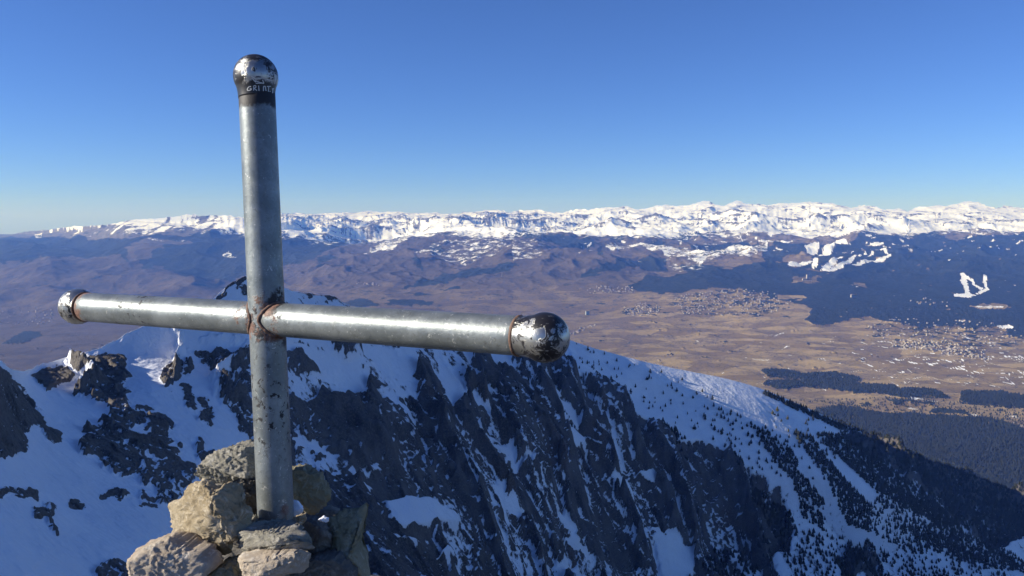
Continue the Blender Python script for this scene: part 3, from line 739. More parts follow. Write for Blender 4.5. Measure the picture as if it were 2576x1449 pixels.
# the rest of the mountain, behind and beside the camera, down to the plain
az = np.radians(np.linspace(37.8, 322.2, 120))
rr = np.concatenate([np.linspace(0.3, 3, 5), np.geomspace(4, 3000, 40), np.geomspace(3600, 31000, 14)])
A, R = np.meshgrid(az, rr)
fx, fy = np.sin(A) * R, np.cos(A) * R
fz = -1.70 - np.maximum(R - 2.4, 0) * np.interp(R, [0, 300, 3000], [0.75, 0.62, 0.42])
fz = np.maximum(fz, -1520 + 60 * fbm(fx / 4000, fy / 4000, 3, 9)) + np.clip(R * .03, 0, 40) * fbm(fx / 90, fy / 90, 4, 14) * (R > 6) * (R < 2800)
flank = mesh_obj('mountain_flank', np.stack([fx, fy, fz], -1).reshape(-1, 3), grid_faces(len(rr), len(az)), ridge.data.materials[0],
                 attrs={'rock': np.where(R > 2500, 0.9, 0.5), 'pale': np.full(R.shape, .5)})
tag(flank, kind='structure')

# ------------------------------------------------------------------ the air
hz = NT('haze_air')
hz.t.nodes.remove(hz.b)
pv = hz.n('ShaderNodeVolumePrincipled')
pv.inputs['Color'].default_value = (0.11, 0.28, 1.0, 1.0)
pv.inputs['Density'].default_value = HAZE_DENSITY
pv.inputs['Anisotropy'].default_value = 0.0
pv.inputs['Absorption Color'].default_value = (1, 1, 1, 1)
hz.t.links.new(pv.outputs[0], hz.out.inputs['Volume'])
x0, x1, y0, y1, z0, z1 = -33000, 33000, -33000, 34500, -1900, 640
hv = [(x, y, z) for x in (x0, x1) for y in (y0, y1) for z in (z0, z1)]
haze = mesh_obj('haze', hv, [(0, 1, 3, 2), (4, 6, 7, 5), (0, 4, 5, 1), (2, 3, 7, 6), (0, 2, 6, 4), (1, 5, 7, 3)], hz.m, smooth=False)
tag(haze, 'pale blue air haze filling the valley', None, None, 'stuff')

# ------------------------------------------------------------------ lookups on the ground
def ground_pick(T, poly, n, rng, extra=None):
    m = inpoly(T['PX'], T['PY'], poly)
    if extra is not None: m &= extra
    idx = np.argwhere(m)
    if len(idx) == 0: return []
    sel = idx[rng.integers(0, len(idx), n)]
    out = []
    for i, j in sel:
        a, b = rng.uniform(0, 1), rng.uniform(0, 1)
        i2, j2 = min(i + 1, T['X'].shape[0] - 1), min(j + 1, T['X'].shape[1] - 1)
        def L(K): return (T[K][i, j] * (1 - a) + T[K][i2, j] * a) * (1 - b) + (T[K][i, j2] * (1 - a) + T[K][i2, j2] * a) * b
        out.append((L('X'), L('Y'), L('Z'), L('PX'), L('PY')))
    return out

def ground_at(T, px, py):
    j = int(np.argmin(np.abs(T['PX'][0] - px)))
    i = int(np.argmin(np.abs(T['PY'][:, j] - py)))
    return Vector((T['X'][i, j], T['Y'][i, j], T['Z'][i, j]))

# ------------------------------------------------------------------ conifers
m_crown = mat_simple('pine_needles', (0.010, 0.013, 0.009), (0.032, 0.034, 0.018), 0.9, 0.9)
m_crown2 = mat_simple('sunlit_needles', (0.040, 0.040, 0.018), (0.090, 0.078, 0.034), 0.9, 0.9)  # same needles for the sunlit pines, sunlight put into the lighter colour
m_trunk = mat_simple('pine_bark', (0.07, 0.05, 0.035), (0.14, 0.10, 0.07), 3.0, 0.9)

def crown_mesh(seed, bushy):
    r = random.Random(seed)
    V, Fc = [], []
    tiers = 6
    for k in range(tiers):
        f = k / (tiers - 1)
        zb = 0.14 + 0.72 * f
        rad = (0.30 if bushy else 0.22) * ((1 - f) ** 0.75 * (0.55 + 0.45 * min(1, f * 4 + .35)) + 0.06)
        n = 9
        c0 = len(V)
        ox, oy = r.uniform(-.03, .03), r.uniform(-.03, .03)
        V.append((ox, oy, min(1.0, zb + 0.26 + r.uniform(-.03, .03))))
        for a in range(n):
            an = 2 * math.pi * a / n + r.uniform(-.2, .2)
            rr_ = rad * r.uniform(0.55, 1.25)
            V.append((ox + math.cos(an) * rr_, oy + math.sin(an) * rr_, zb + r.uniform(-.06, .05)))
        for a in range(n):
            if r.random() < 0.08: continue
            Fc.append((c0, c0 + 1 + a, c0 + 1 + (a + 1) % n))
        V.append((ox, oy, zb + 0.03)); cb = len(V) - 1
        for a in range(n):
            Fc.append((cb, c0 + 1 + (a + 1) % n, c0 + 1 + a))
    return V, Fc

def trunk_mesh():
    V, Fc = [], []
    n = 6
    for z, rad in ((-0.06, 0.035), (0.3, 0.024), (0.9, 0.006)):
        for a in range(n):
            V.append((math.cos(2 * math.pi * a / n) * rad, math.sin(2 * math.pi * a / n) * rad, z))
    for l in range(2):
        for a in range(n):
            Fc.append((l * n + a, l * n + (a + 1) % n, (l + 1) * n + (a + 1) % n, (l + 1) * n + a))
    return V, Fc

proto = []
for k in range(5):
    cv, cf = crown_mesh(k, k % 2 == 0)
    me_c = bpy.data.meshes.new('crown'); me_c.from_pydata(cv, [], cf); me_c.materials.append(m_crown)
    me_d = me_c.copy(); me_d.materials.clear(); me_d.materials.append(m_crown2)
    proto.append((me_c, me_d))
tv_, tf_ = trunk_mesh()
me_t = bpy.data.meshes.new('trunk'); me_t.from_pydata(tv_, [], tf_); me_t.materials.append(m_trunk)

def pine(x, y, z, h, olive, label, group):
    e = empty('pine_tree', (x, y, z))
    e.scale = (h * random.uniform(.85, 1.2),) * 2 + (h,)
    e.rotation_euler = (0, 0, random.uniform(0, 6.28))
    tag(e, label, 'tree', group)
    c = bpy.data.objects.new('crown', random.choice(proto)[1 if olive else 0]); COL.objects.link(c); c.parent = e
    tr = bpy.data.objects.new('trunk', me_t); COL.objects.link(tr); tr.parent = e
    return e

rt = np.random.default_rng(21)
OPEN = [
    ([(1440, 860), (1600, 915), (1720, 950), (1800, 1000), (1880, 1060), (1880, 1130), (1700, 1070), (1560, 1000), (1445, 930)], 115, (4.5, 8.5), 0, 'small dark pine dotted on the open blue-shaded snow slope', 'pines dotted on the open snow slope'),
    ([(1780, 1010), (1900, 1060), (2010, 1120), (2070, 1180), (2040, 1230), (1900, 1190), (1800, 1120), (1740, 1080)], 95, (5.5, 10.5), 0, 'dark pine low on the shaded snow slope above the cliff edge', 'pines low on the snow slope'),
    ([(1930, 1030), (2040, 1050), (2140, 1110), (2160, 1160), (2060, 1160), (1950, 1090)], 60, (5.0, 10.0), 1, 'pine in sunlit olive tone standing on the sunlit snow near the shoulder crest', 'pines at the sunlit shoulder'),
    ([(1200, 930), (1330, 950), (1460, 1060), (1420, 1080), (1250, 1000)], 25, (4.0, 6.5), 0, 'tiny dark pine on a snow ledge of the rock wall', 'pines on ledges of the wall'),
]
for poly, n, (h0, h1), ol, label, group in OPEN:
    okm = NEAR['rock'] < 0.55
    for x, y, z, px, py in ground_pick(NEAR, poly, n, rt, okm):
        pine(x, y, z - 0.2, rt.uniform(h0, h1) * (1.25 if rt.uniform() < .2 else 1), ol and rt.uniform() < .75, label, group)

def mass(name, spots, verts, faces, mat, label, cat, hr):
    """many small alike plants that nobody could count: one mesh"""
    v0 = np.array(verts, float); f0 = np.array(faces, int)
    n = len(spots)
    P = np.array([s[:3] for s in spots])
    r = np.random.default_rng(len(name) + n)
    h = r.uniform(hr[0], hr[1], n); w = h * r.uniform(.8, 1.3, n); a = r.uniform(0, 6.28, n)
    ca, sa = np.cos(a), np.sin(a)
    vx = (v0[None, :, 0] * ca[:, None] - v0[None, :, 1] * sa[:, None]) * w[:, None] + P[:, 0:1]
    vy = (v0[None, :, 0] * sa[:, None] + v0[None, :, 1] * ca[:, None]) * w[:, None] + P[:, 1:2]
    vz = v0[None, :, 2] * h[:, None] + P[:, 2:3]
    V = np.stack([vx, vy, vz], -1).reshape(-1, 3)
    Fc = (f0[None] + (np.arange(n) * len(v0))[:, None, None]).reshape(-1, 3)
    o = mesh_obj(name, V, Fc, mat, smooth=False)
    return tag(o, label, cat, None, 'stuff')

def small_cone(seed, n=6):
    r = random.Random(seed)
    V = [(0, 0, 1.0)]; Fc = []
    for lev, (z, rad) in enumerate(((0.45, 0.17), (0.05, 0.30))):
        for k in range(n):
            an = 2 * math.pi * (k + 0.5 * lev) / n
            rr_ = rad * r.uniform(.65, 1.25)
            V.append((math.cos(an) * rr_, math.sin(an) * rr_, z + r.uniform(-.07, .07)))
    for k in range(n):
        Fc.append((0, 1 + k, 1 + (k + 1) % n))
        Fc.append((1 + k, 1 + n + k, 1 + (k + 1) % n))
        Fc.append((1 + (k + 1) % n, 1 + n + k, 1 + n + (k + 1) % n))
    return V, Fc
sv_, sf_ = small_cone(3)
bt = []
for poly, n in [
    (Z4([(1480, 560), (1600, 540), (1800, 620), (2576, 850), (3300, 1100), (3300, 1450), (2576, 1180), (2400, 1280), (2200, 1130), (2000, 950), (1850, 850), (1700, 750), (1560, 680)]), 9500),
    (Z4([(1380, 620), (1560, 640), (1700, 760), (1850, 860), (2050, 1000), (2200, 1150), (2100, 1160), (1900, 1050), (1700, 930), (1560, 800), (1450, 700)]), 1500),
    (Z4([(1000, 560), (1090, 620), (1250, 720), (1290, 850), (1420, 1000), (1440, 1200), (1300, 1100), (1250, 900), (1150, 800), (1060, 660)]), 420),
    (Z4([(900, 780), (1060, 840), (1090, 900), (1200, 980), (1250, 1120), (1200, 1160), (1090, 1000), (940, 880)]), 330),
    (Z4([(1230, 600), (1360, 640), (1440, 760), (1560, 900), (1700, 1050), (1680, 1190), (1560, 1150), (1480, 980), (1380, 800)]), 560),
    (Z4([(1900, 1150), (2200, 1180), (2500, 1330), (2576, 1400), (2300, 1400), (2000, 1280)]), 420),
    (Z4([(1480, 1330), (1680, 1310), (1770, 1400), (1740, 1450), (1560, 1450)]), 260),
    (Z4([(1500, 980), (1800, 1120), (2200, 1250), (2400, 1380), (1900, 1300), (1600, 1150)]), 330),
    (Z4([(1080, 380), (1300, 470), (1560, 590), (1500, 590), (1250, 480), (1080, 400)]), 260),
    (Z4([(480, 560), (620, 620), (700, 720), (620, 700), (500, 620)]), 40),
    (Z4([(1250, 1150), (1500, 1220), (1800, 1300), (2300, 1380), (2700, 1500), (1300, 1500), (1180, 1300)]), 520),
    (Z4([(1750, 900), (2100, 1080), (2500, 1300), (2700, 1450), (2200, 1330), (1900, 1200), (1700, 1050)]), 800),
    (Z4([(820, 1180), (1100, 1260), (1150, 1450), (700, 1450)]), 200),
]:
    bt += ground_pick(NEAR, poly, n, rt)
mass('pine_forest', bt, sv_, sf_, m_crown, 'dark pine forest covering the lower end of the snowy shoulder', 'forest', (5.5, 11.0))
vt = []
for poly, n in [(Y5([(480, 650), (700, 630), (860, 650), (1200, 710), (1500, 700), (1900, 740), (2200, 750), (2400, 800), (2600, 880), (2700, 900), (2700, 1500), (1500, 1100), (600, 800)]), 9000),
                (Y5([(-50, 400), (100, 365), (400, 360), (700, 370), (900, 400), (1270, 420), (1300, 450), (1600, 450), (1760, 490), (1830, 550), (1600, 540), (1240, 520), (1000, 490), (700, 460), (350, 430), (100, 450)]), 2600),
                (Y5([(-80, 270), (150, 265), (350, 300), (600, 290), (800, 300), (920, 350), (870, 400), (740, 380), (500, 350), (250, 345), (0, 330)]), 1500),
                (Y5([(1940, 490), (2400, 490), (2420, 510), (2800, 540), (2800, 640), (2576, 640), (1920, 595)]), 2200),
                (Y5([(300, 560), (1500, 540), (2700, 640), (2700, 860), (1500, 700), (700, 640)]), 600)]:
    vt += ground_pick(VALLEY, poly, n, rt)
mass('plain_wood', vt, sv_, sf_, m_crown, 'dark woods on the plain at the foot of the mountain', 'woods', (9.0, 17.0))

# ------------------------------------------------------------------ villages
m_wall = mat_simple('house_render', (0.24, 0.21, 0.18), (0.42, 0.38, 0.33), 0.05, 0.8)
m_roof = mat_simple('house_roof', (0.16, 0.11, 0.09), (0.28, 0.20, 0.16), 0.05, 0.8)
m_glass = mat_simple('dark_window', (0.04, 0.05, 0.06), (0.07, 0.08, 0.10), 0.3, 0.3)

def house_mesh(L, Wd, Hh):
    a, b, h = L / 2, Wd / 2, Hh
    V = [(-a, -b, -6), (a, -b, -6), (a, b, -6), (-a, b, -6), (-a, -b, h), (a, -b, h), (a, b, h), (-a, b, h), (-a, 0, h + b * .75), (a, 0, h + b * .75)]
    Fw = [(0, 1, 5, 4), (1, 2, 6, 5), (2, 3, 7, 6), (3, 0, 4, 7), (4, 7, 8), (5, 9, 6)]
    e = 0.6
    r0 = len(V)
    V += [(-a - e, -b - e, h - .4), (a + e, -b - e, h - .4), (a + e, 0, h + b * .75 + .3), (-a - e, 0, h + b * .75 + .3), (-a - e, b + e, h - .4), (a + e, b + e, h - .4)]
    Fr = [(r0, r0 + 1, r0 + 2, r0 + 3), (r0 + 3, r0 + 2, r0 + 5, r0 + 4)]
    me = bpy.data.meshes.new('house')
    me.from_pydata(V, [], Fw + Fr)
    me.materials.append(m_wall); me.materials.append(m_roof)
    for i, p in enumerate(me.polygons): p.material_index = 1 if i >= len(Fw) else 0
    return me
hm = [house_mesh(*s) for s in ((14, 10, 7), (18, 11, 9), (24, 12, 11), (12, 9, 6), (30, 13, 13), (20, 14, 8))]
rh = np.random.default_rng(8)
VILL = [
    ([(1700, 742), (1760, 735), (1850, 724), (1932, 733), (1990, 760), (1932, 795), (1850, 795), (1720, 790), (1690, 770)], 105, 330, 'pale house in the large village along the dark forest edge', 'houses of the large village by the forest'),
    ([(1568, 772), (1620, 762), (1660, 770), (1665, 790), (1600, 795), (1565, 787)], 45, 110, 'pale house in the small village beside the square tower block', 'houses of the small village'),
    ([(1475, 728), (1540, 722), (1590, 715), (1592, 732), (1480, 740)], 25, 50, 'pale house in the hamlet at the tip of the forest', 'houses of the hamlet at the forest tip'),
    ([(1433, 837), (1480, 818), (1500, 818), (1440, 842)], 20, 30, 'pale house in the hamlet just beside the right steel ball', 'houses of the hamlet beside the ball'),
    ([(2240, 855), (2300, 850), (2480, 880), (2490, 905), (2400, 895), (2300, 880), (2245, 872)], 60, 260, 'pale house of the town in the plain with snowy fields', 'houses of the town in the plain'),
    ([(2180, 822), (2260, 797), (2400, 800), (2576, 830), (2576, 870), (2450, 880), (2300, 850), (2200, 850)], 30, 190, 'pale house scattered at the forest foot above the town', 'houses scattered above the town'),
    ([(2280, 752), (2330, 750), (2400, 760), (2390, 772), (2290, 765)], 6, 14, 'pale chalet in the clearing below the ski runs', 'chalets below the ski runs'),
    ([(894, 703), (960, 707), (960, 712), (895, 711)], 8, 14, 'pale house in the distant village right of the post', 'houses of the distant village'),
    ([(0, 780), (130, 778), (130, 812), (0, 815)], 10, 60, 'tiny pale house in the hazy valley beside the left steel ball', 'houses in the hazy valley'),
]
rest = []
for poly, n, extra, label, group in VILL:
    for k, (x, y, z, px, py) in enumerate(ground_pick(VALLEY, poly, n, rh)):
        o = bpy.data.objects.new('house', hm[rh.integers(0, len(hm))]); COL.objects.link(o)
        o.location = (x, y, z); o.rotation_euler = (0, 0, rh.normal(0.3, 0.5)); s = rh.uniform(.7, 1.1); o.scale = (s, s, s * 1.1)
        tag(o, label, 'house', group)
    rest += ground_pick(VALLEY, poly, int(extra * .55), rh)
hv_, hf_ = [(-.6, -.45, -.3), (.6, -.45, -.3), (.6, .45, -.3), (-.6, .45, -.3), (-.6, -.45, .55), (.6, -.45, .55), (.6, .45, .55), (-.6, .45, .55), (-.6, 0, .95), (.6, 0, .95)], \
    [(0, 1, 5), (0, 5, 4), (1, 2, 6), (1, 6, 5), (2, 3, 7), (2, 7, 6), (3, 0, 4), (3, 4, 7), (4, 5, 9), (4, 9, 8), (5, 6, 9), (6, 7, 8), (6, 8, 9), (7, 4, 8)]
mass('village_outskirts', rest, hv_, hf_, m_wall, 'crowded far pale houses of the villages across the plain', 'houses', (8.0, 14.0))

def block(name, px, py, w, h, dep, rot, label, storeys, bays, mat=m_wall, wings=()):
    g = ground_at(VALLEY, px, py)
    e = empty(name, g)
    e.rotation_euler = (0, 0, rot)
    tag(e, label, 'building')
    def add(nm, x0, x1, y0, y1, z0, z1, m):
        v = [(x, y, z) for x in (x0, x1) for y in (y0, y1) for z in (z0, z1)]
        me = bpy.data.meshes.new(nm); me.from_pydata(v, [], [(0, 1, 3, 2), (4, 6, 7, 5), (0, 4, 5, 1), (2, 3, 7, 6), (0, 2, 6, 4), (1, 5, 7, 3)]); me.materials.append(m)
        o = bpy.data.objects.new(nm, me); COL.objects.link(o); o.parent = e
        return o
    add('wall', -w / 2, w / 2, -dep / 2, dep / 2, -8, h, mat)
    add('roof', -w / 2 - .5, w / 2 + .5, -dep / 2 - .5, dep / 2 + .5, h + .02, h + 1.6, m_roof)
    for (a, b, hh) in wings: add('wing', a, b, -dep / 2 + 1, dep / 2 - 1, -8, hh, mat)
    for s in range(storeys):
        zz = (s + .3) * h / storeys
        add('window_band', -w / 2 + 1.2, w / 2 - 1.2, -dep / 2 - .12, -dep / 2 + .1, zz, zz + h / storeys * .42, m_glass)
    return e
block('tower_building', 2030, 706, 36, 78, 24, 0.25, 'tall pale tower building rising above the forest clearing', 9, 6, wings=((-80, -18.1, 24), (18.1, 60, 18)))
block('apartment_block', 2149, 747, 85, 34, 18, 0.3, 'long pale apartment block standing alone inside the dark forest', 6, 8)
block('apartment_block', 1822, 735, 78, 30, 18, 0.2, 'wide pale apartment block at the forest edge above the large village', 5, 8)
block('apartment_block', 1922, 759, 95, 22, 18, 0.1, 'long white building at the edge of the large village beside forest', 4, 8)
block('apartment_block', 1790, 792, 70, 16, 18, 0.1, 'long low pale building below the large village', 3, 8)
m_blue = mat_simple('blue_grey_cladding', (0.30, 0.36, 0.40), (0.45, 0.50, 0.52), 0.05, 0.5)
block('tower_block', 1477, 793, 44, 46, 16, 0.35, 'square blue-grey tower block standing alone on the brown plain', 6, 6, m_blue)
block('concrete_tower', 1265, 692, 12, 62, 12, 0.2, 'slender pale concrete tower on the snowy hillside', 8, 2)

# ------------------------------------------------------------------ the steel cross
POST_Z, POST_R, ARM_R = 1.45, 0.0319, 0.0302
P_top, P_bot = campt(645.5, 215, POST_Z), campt(700.5, 1440, POST_Z)
B_top = campt(643.6, 192.6, POST_Z)
B_l, B_r = campt(196, 771, 1.70), campt(1370.7, 849, 1.185)
dirA = (B_r - B_l).normalized()
# where the arm meets the post
dP = (P_bot - P_top).normalized()
w0 = P_top - B_l
b_ = dP.dot(dirA)
s_c = (b_ * dirA.dot(w0) - dP.dot(w0)) / (1 - b_ * b_)
J = P_top + dP * s_c

def steel(name, kind):
    M = NT(name)
    p = M.objco()
    n1 = M.noise(p, 14, 6, 0.65); n2 = M.noise(p, 60, 6, 0.7); n3 = M.noise(p, 190, 4, 0.6)
    base = M.mix(M.ramp(n1, 0.35, 0.68), (0.155, 0.176, 0.180), (0.265, 0.290, 0.292))
    base = M.mix(M.ramp(n2, 0.60, 0.72, 0, 0.55), base, (0.44, 0.45, 0.42))
    sc1 = M.noise(M.objco((9, 9, 9)), 9, 8, 0.8, 2.0)
    base = M.mix(M.ramp(sc1, 0.52, 0.62, 0, 0.62), base, (0.13, 0.135, 0.13))
    base = M.mix(M.ramp(M.noise(p, 130, 3, 0.6, 1.5), 0.645, 0.70, 0, 0.65), base, (0.62, 0.62, 0.58))
    def near(pt, r0, r1, jit=0.035):
        d = M.n('ShaderNodeVectorMath', operation='DISTANCE')
        M.t.links.new(p, d.inputs[0]); d.inputs[1].default_value = pt
        dd = M.math('ADD', d.outputs['Value'], M.math('MULTIPLY', M.math('SUBTRACT', M.noise(p, 38, 6, 0.7), 0.5), jit * 2.4))
        return M.ramp(dd, r0, r1, 1.0, 0.0)
    dark = M.ramp(M.noise(p, 70, 5, 0.7), 0.57, 0.60)
    pit = M.math('MULTIPLY', dark, near(tuple(J + dP * 0.15 - dirA * 0.0), 0.05, 0.13)) if kind == 'post' else M.math('MULTIPLY', dark, near(tuple(B_l + dirA * .20), 0.03, 0.09))
    rust_n = M.ramp(M.noise(p, 30, 6, 0.7), 0.48, 0.56)
    rust = M.math('MULTIPLY', near(tuple(J), 0.044, 0.056), rust_n)
    burn = M.math('MULTIPLY', near(tuple(J + Vector((0.02, 0, 0)) - dP * 0.0), 0.046, 0.060), M.ramp(M.noise(p, 25, 6, 0.7), 0.49, 0.55))
    if kind == 'arm':
        rust = M.math('MAXIMUM', rust, M.math('MULTIPLY', near(tuple(B_l), 0.048, 0.056), M.ramp(n2, 0.30, 0.45)))
    if kind == 'post':
        burn = M.math('MAXIMUM', burn, near(tuple(B_top), 0.062, 0.070, 0.012))
        rust = M.math('MAXIMUM', rust, M.math('MULTIPLY', near(tuple(campt(727, 1285, POST_Z - .03)), 0.010, 0.018, 0.01), 1.0))
    rcol = M.mix(M.ramp(n3, 0.3, 0.7), (0.10, 0.045, 0.030), (0.22, 0.125, 0.09))
    col = M.mix(burn, base, (0.020, 0.018, 0.020))
    col = M.mix(rust, col, rcol)
    col = M.mix(pit, col, (0.015, 0.015, 0.018))
    non = M.math('MAXIMUM', M.math('MAXIMUM', rust, burn), pit)
    metal = M.mixf(non, 0.50, 0.05)
    rough = M.mixf(non, M.mixf(M.ramp(n2, .3, .7), 0.36, 0.50), 0.62)
    h = M.math('ADD', M.math('MULTIPLY', n3, 0.35), M.math('ADD', M.math('MULTIPLY', n2, 0.5), M.math('MULTIPLY', non, 0.8)))
    return M.done(col, rough, metal, M.bump(h, 0.22, 0.004), 0.5)

def ball_mat(name, lo, hi, neck=None):
    M = NT(name)
    p = M.objco()
    n1 = M.noise(p, 62, 8, 0.75, 1.2); n2 = M.noise(p, 90, 6, 0.7)
    big = M.noise(p, 13, 3, 0.5)
    v = M.math('ADD', n1, M.math('MULTIPLY', M.math('SUBTRACT', big, 0.5), 0.9))
    blk = M.ramp(v, lo, hi)
    scr = M.noise(M.objco((60, 60, 260)), 1.0, 4, 0.6)
    blk = M.math('MULTIPLY', blk, M.ramp(scr, 0.62, 0.70, 1.0, 0.1))
    if neck:
        c0, ax = neck
        sb = M.n('ShaderNodeVectorMath', operation='SUBTRACT'); M.t.links.new(p, sb.inputs[0]); sb.inputs[1].default_value = c0
        dt = M.n('ShaderNodeVectorMath', operation='DOT_PRODUCT'); M.t.links.new(sb.outputs[0], dt.inputs[0]); dt.inputs[1].default_value = ax
        nb = M.ramp(M.math('ADD', dt.outputs['Value'], M.math('MULTIPLY', M.math('SUBTRACT', n1, 0.5), 0.03)), 0.012, 0.019)
        blk = M.math('MAXIMUM', blk, nb)
    base = M.mix(n2, (0.30, 0.30, 0.29), (0.52, 0.52, 0.50))
    col = M.mix(blk, base, (0.016, 0.015, 0.018))
    return M.done(col, M.mixf(blk, 0.33, 0.40), M.mixf(blk, 0.92, 0.0), M.bump(M.math('ADD', M.math('MULTIPLY', blk, 0.6), M.math('MULTIPLY', n2, .3)), 0.35, 0.003), 0.5)

m_post, m_arm = steel('galvanised_steel_post', 'post'), steel('galvanised_steel_arm', 'arm')
m_ball = ball_mat('chipped_black_steel', 0.44, 0.48)
m_ball_top = ball_mat('lettered_black_steel', 0.43, 0.48, (tuple(B_top), tuple(dP)))
m_ball2 = ball_mat('worn_bright_steel', 0.53, 0.60)
m_weld = mat_simple('rusty_weld', (0.085, 0.045, 0.032), (0.22, 0.145, 0.11), 70, 0.7, 0.6, 0.003)
m_scr = mat_simple('scratched_bare_metal', (0.50, 0.50, 0.47), (0.70, 0.70, 0.66), 300, 0.4)

cross = empty('summit_cross', P_bot)
tag(cross, 'galvanised steel pipe cross with ball ends standing in the stone cairn', 'cross')

def lathe(name, prof, o0, ax, mat, n=72, smooth=True, jitter=0.0, seed=1):
    ax = ax.normalized()
    s = ax.orthogonal().normalized(); c = ax.cross(s)
    V, Fc = [], []
    r = np.random.default_rng(seed)
    for k, (rad, tt) in enumerate(prof):
        for a in range(n):
            an = 2 * math.pi * a / n
            rj = rad * (1 + jitter * math.sin(an * 9 + k * 1.7 + seed) * .5 + jitter * r.normal(0, .5))
            V.append(o0 + ax * tt + (s * math.cos(an) + c * math.sin(an)) * rj)
    for k in range(len(prof) - 1):
        for a in range(n):
            Fc.append((k * n + a, k * n + (a + 1) % n, (k + 1) * n + (a + 1) % n, (k + 1) * n + a))
    Fc.append(tuple(range(n))[::-1]); Fc.append(tuple((len(prof) - 1) * n + a for a in range(n)))
    return mesh_obj(name, [tuple(v) for v in V], Fc, mat, cross, smooth)

def pipe(name, a, b, rad, mat):
    L = (b - a).length
    prof = [(rad * 0.9, 0), (rad, 0.002)] + [(rad, L * k / 24) for k in range(1, 24)] + [(rad, L - .002), (rad * .9, L)]
    return lathe(name, prof, a, b - a, mat)
pipe('post', P_top, P_bot + dP * 0.25, POST_R, m_post)
pipe('cross_arm', B_l + dirA * .03, J - dirA * 0.01, ARM_R, m_arm)
pipe('cross_arm', J + dirA * 0.01, B_r - dirA * .03, ARM_R, m_arm)

def ball(center, inward, R, Rp, mat, neck, label=None, early=0.12):
    """sphere drawn in along a short neck to the pipe"""
    prof = []
    ang0 = math.asin(min(0.999, (Rp * 1.0) / R))
    for k in range(0, 41):
        th = math.pi * k / 40
        if th > math.pi - ang0 - early: break
        prof.append((max(R * math.sin(th), 1e-4), -R * math.cos(th)))
    r_end, t_end = prof[-1]
    for k in range(1, 9):
        f = k / 8
        prof.append((r_end + (Rp * 1.004 - r_end) * (1 - (1 - f) ** 2), t_end + neck * f))
    o = lathe('ball_end', prof, center, inward, mat)
    if label: o['label'] = label
    return o
tb_ = ball(B_top, dP, 0.0392, POST_R, m_ball_top, 0.022, 'steel ball with scratched black paint and lettering')
ball(B_l, dirA, 0.0376, ARM_R, m_ball2, 0.002, 'worn bright steel ball at the far arm end', -0.02)
ball(B_r, -dirA, 0.0374, ARM_R, m_ball, 0.024, 'steel ball with flaking black paint at the near arm end')
def ring(center, ax, rad, wdt, seed):
    prof = [(rad * .985, -wdt), (rad * 1.02, -wdt * .6), (rad * 1.045, 0), (rad * 1.02, wdt * .6), (rad * .985, wdt)]
    return lathe('weld_bead', prof, center, ax, m_weld, 72, True, 0.014, seed)
ring(B_l + dirA * 0.0245, dirA, ARM_R, 0.0026, 2)
ring(B_r - dirA * 0.0425, dirA, ARM_R, 0.0032, 3)
# saddle welds where the arms meet the post
def saddle(sgn, seed):
    s = dirA.orthogonal().normalized(); c = dirA.cross(s)
    ring_pts = []
    n = 64
    r = random.Random(seed)
    for a in range(n):
        an = 2 * math.pi * a / n
        o0 = J + (s * math.cos(an) + c * math.sin(an)) * ARM_R
        # travel along the arm until the post surface
        lo_, hi_ = 0.0, 0.06
        for _ in range(30):
            mid = (lo_ + hi_) / 2
            p = o0 + dirA * (sgn * mid)
            rel_ = p - P_top
            dist = (rel_ - dP * rel_.dot(dP)).length
            if dist < POST_R: lo_ = mid
            else: hi_ = mid
        ring_pts.append(o0 + dirA * (sgn * hi_))
    V, Fc = [], []
    for a in range(n):
        p = ring_pts[a]; tn = (ring_pts[(a + 1) % n] - ring_pts[a - 1]).normalized()
        u = (p - J).normalized(); u = (u - tn * u.dot(tn)).normalized(); w = tn.cross(u)
        rad = 0.0036 * (1 + .35 * math.sin(a * 2.1) * r.random())
        for k in range(8):
            an = 2 * math.pi * k / 8
            V.append(p + (u * math.cos(an) + w * math.sin(an)) * rad)
    for a in range(n):
        for k in range(8):
            Fc.append((a * 8 + k, a * 8 + (k + 1) % 8, ((a + 1) % n) * 8 + (k + 1) % 8, ((a + 1) % n) * 8 + k))
    return mesh_obj('weld_bead', [tuple(v) for v in V], Fc, m_weld, cross)
saddle(1, 5); saddle(-1, 6)
# scratched letters on the neck of the top ball: strokes cast onto the steel
bv = BVHTree.FromPolygons([tuple(v.co) for v in tb_.data.vertices], [tuple(p.vertices) for p in tb_.data.polygons])
def T1(x, y): return ((880 + x / 4.83) * 0.62891, (180 + y / 4.83) * 0.62891)
STROKES = [
    [(600, 800), (560, 805), (530, 840), (525, 875), (560, 880), (600, 865), (605, 840), (575, 845)],
    [(650, 880), (648, 790), (690, 780), (695, 820), (655, 835), (715, 880)],
    [(745, 785), (755, 885)],
    [(840, 890), (840, 800), (875, 795), (890, 890)],
    [(905, 800), (985, 800)], [(940, 800), (935, 900)], [(965, 890), (970, 905)],
    [(1005, 850), (1045, 845)], [(1022, 850), (1018, 930)],
    [(600, 600), (690, 660), (800, 640)], [(680, 690), (760, 720), (850, 745)], [(620, 640), (690, 720)], [(820, 670), (850, 740)], [(690, 740), (850, 735)],
    [(910, 600), (1030, 630)], [(900, 660), (1010, 690)], [(930, 560), (1000, 530)], [(1060, 560), (1080, 640), (1055, 750)],
]
V, Fc = [], []
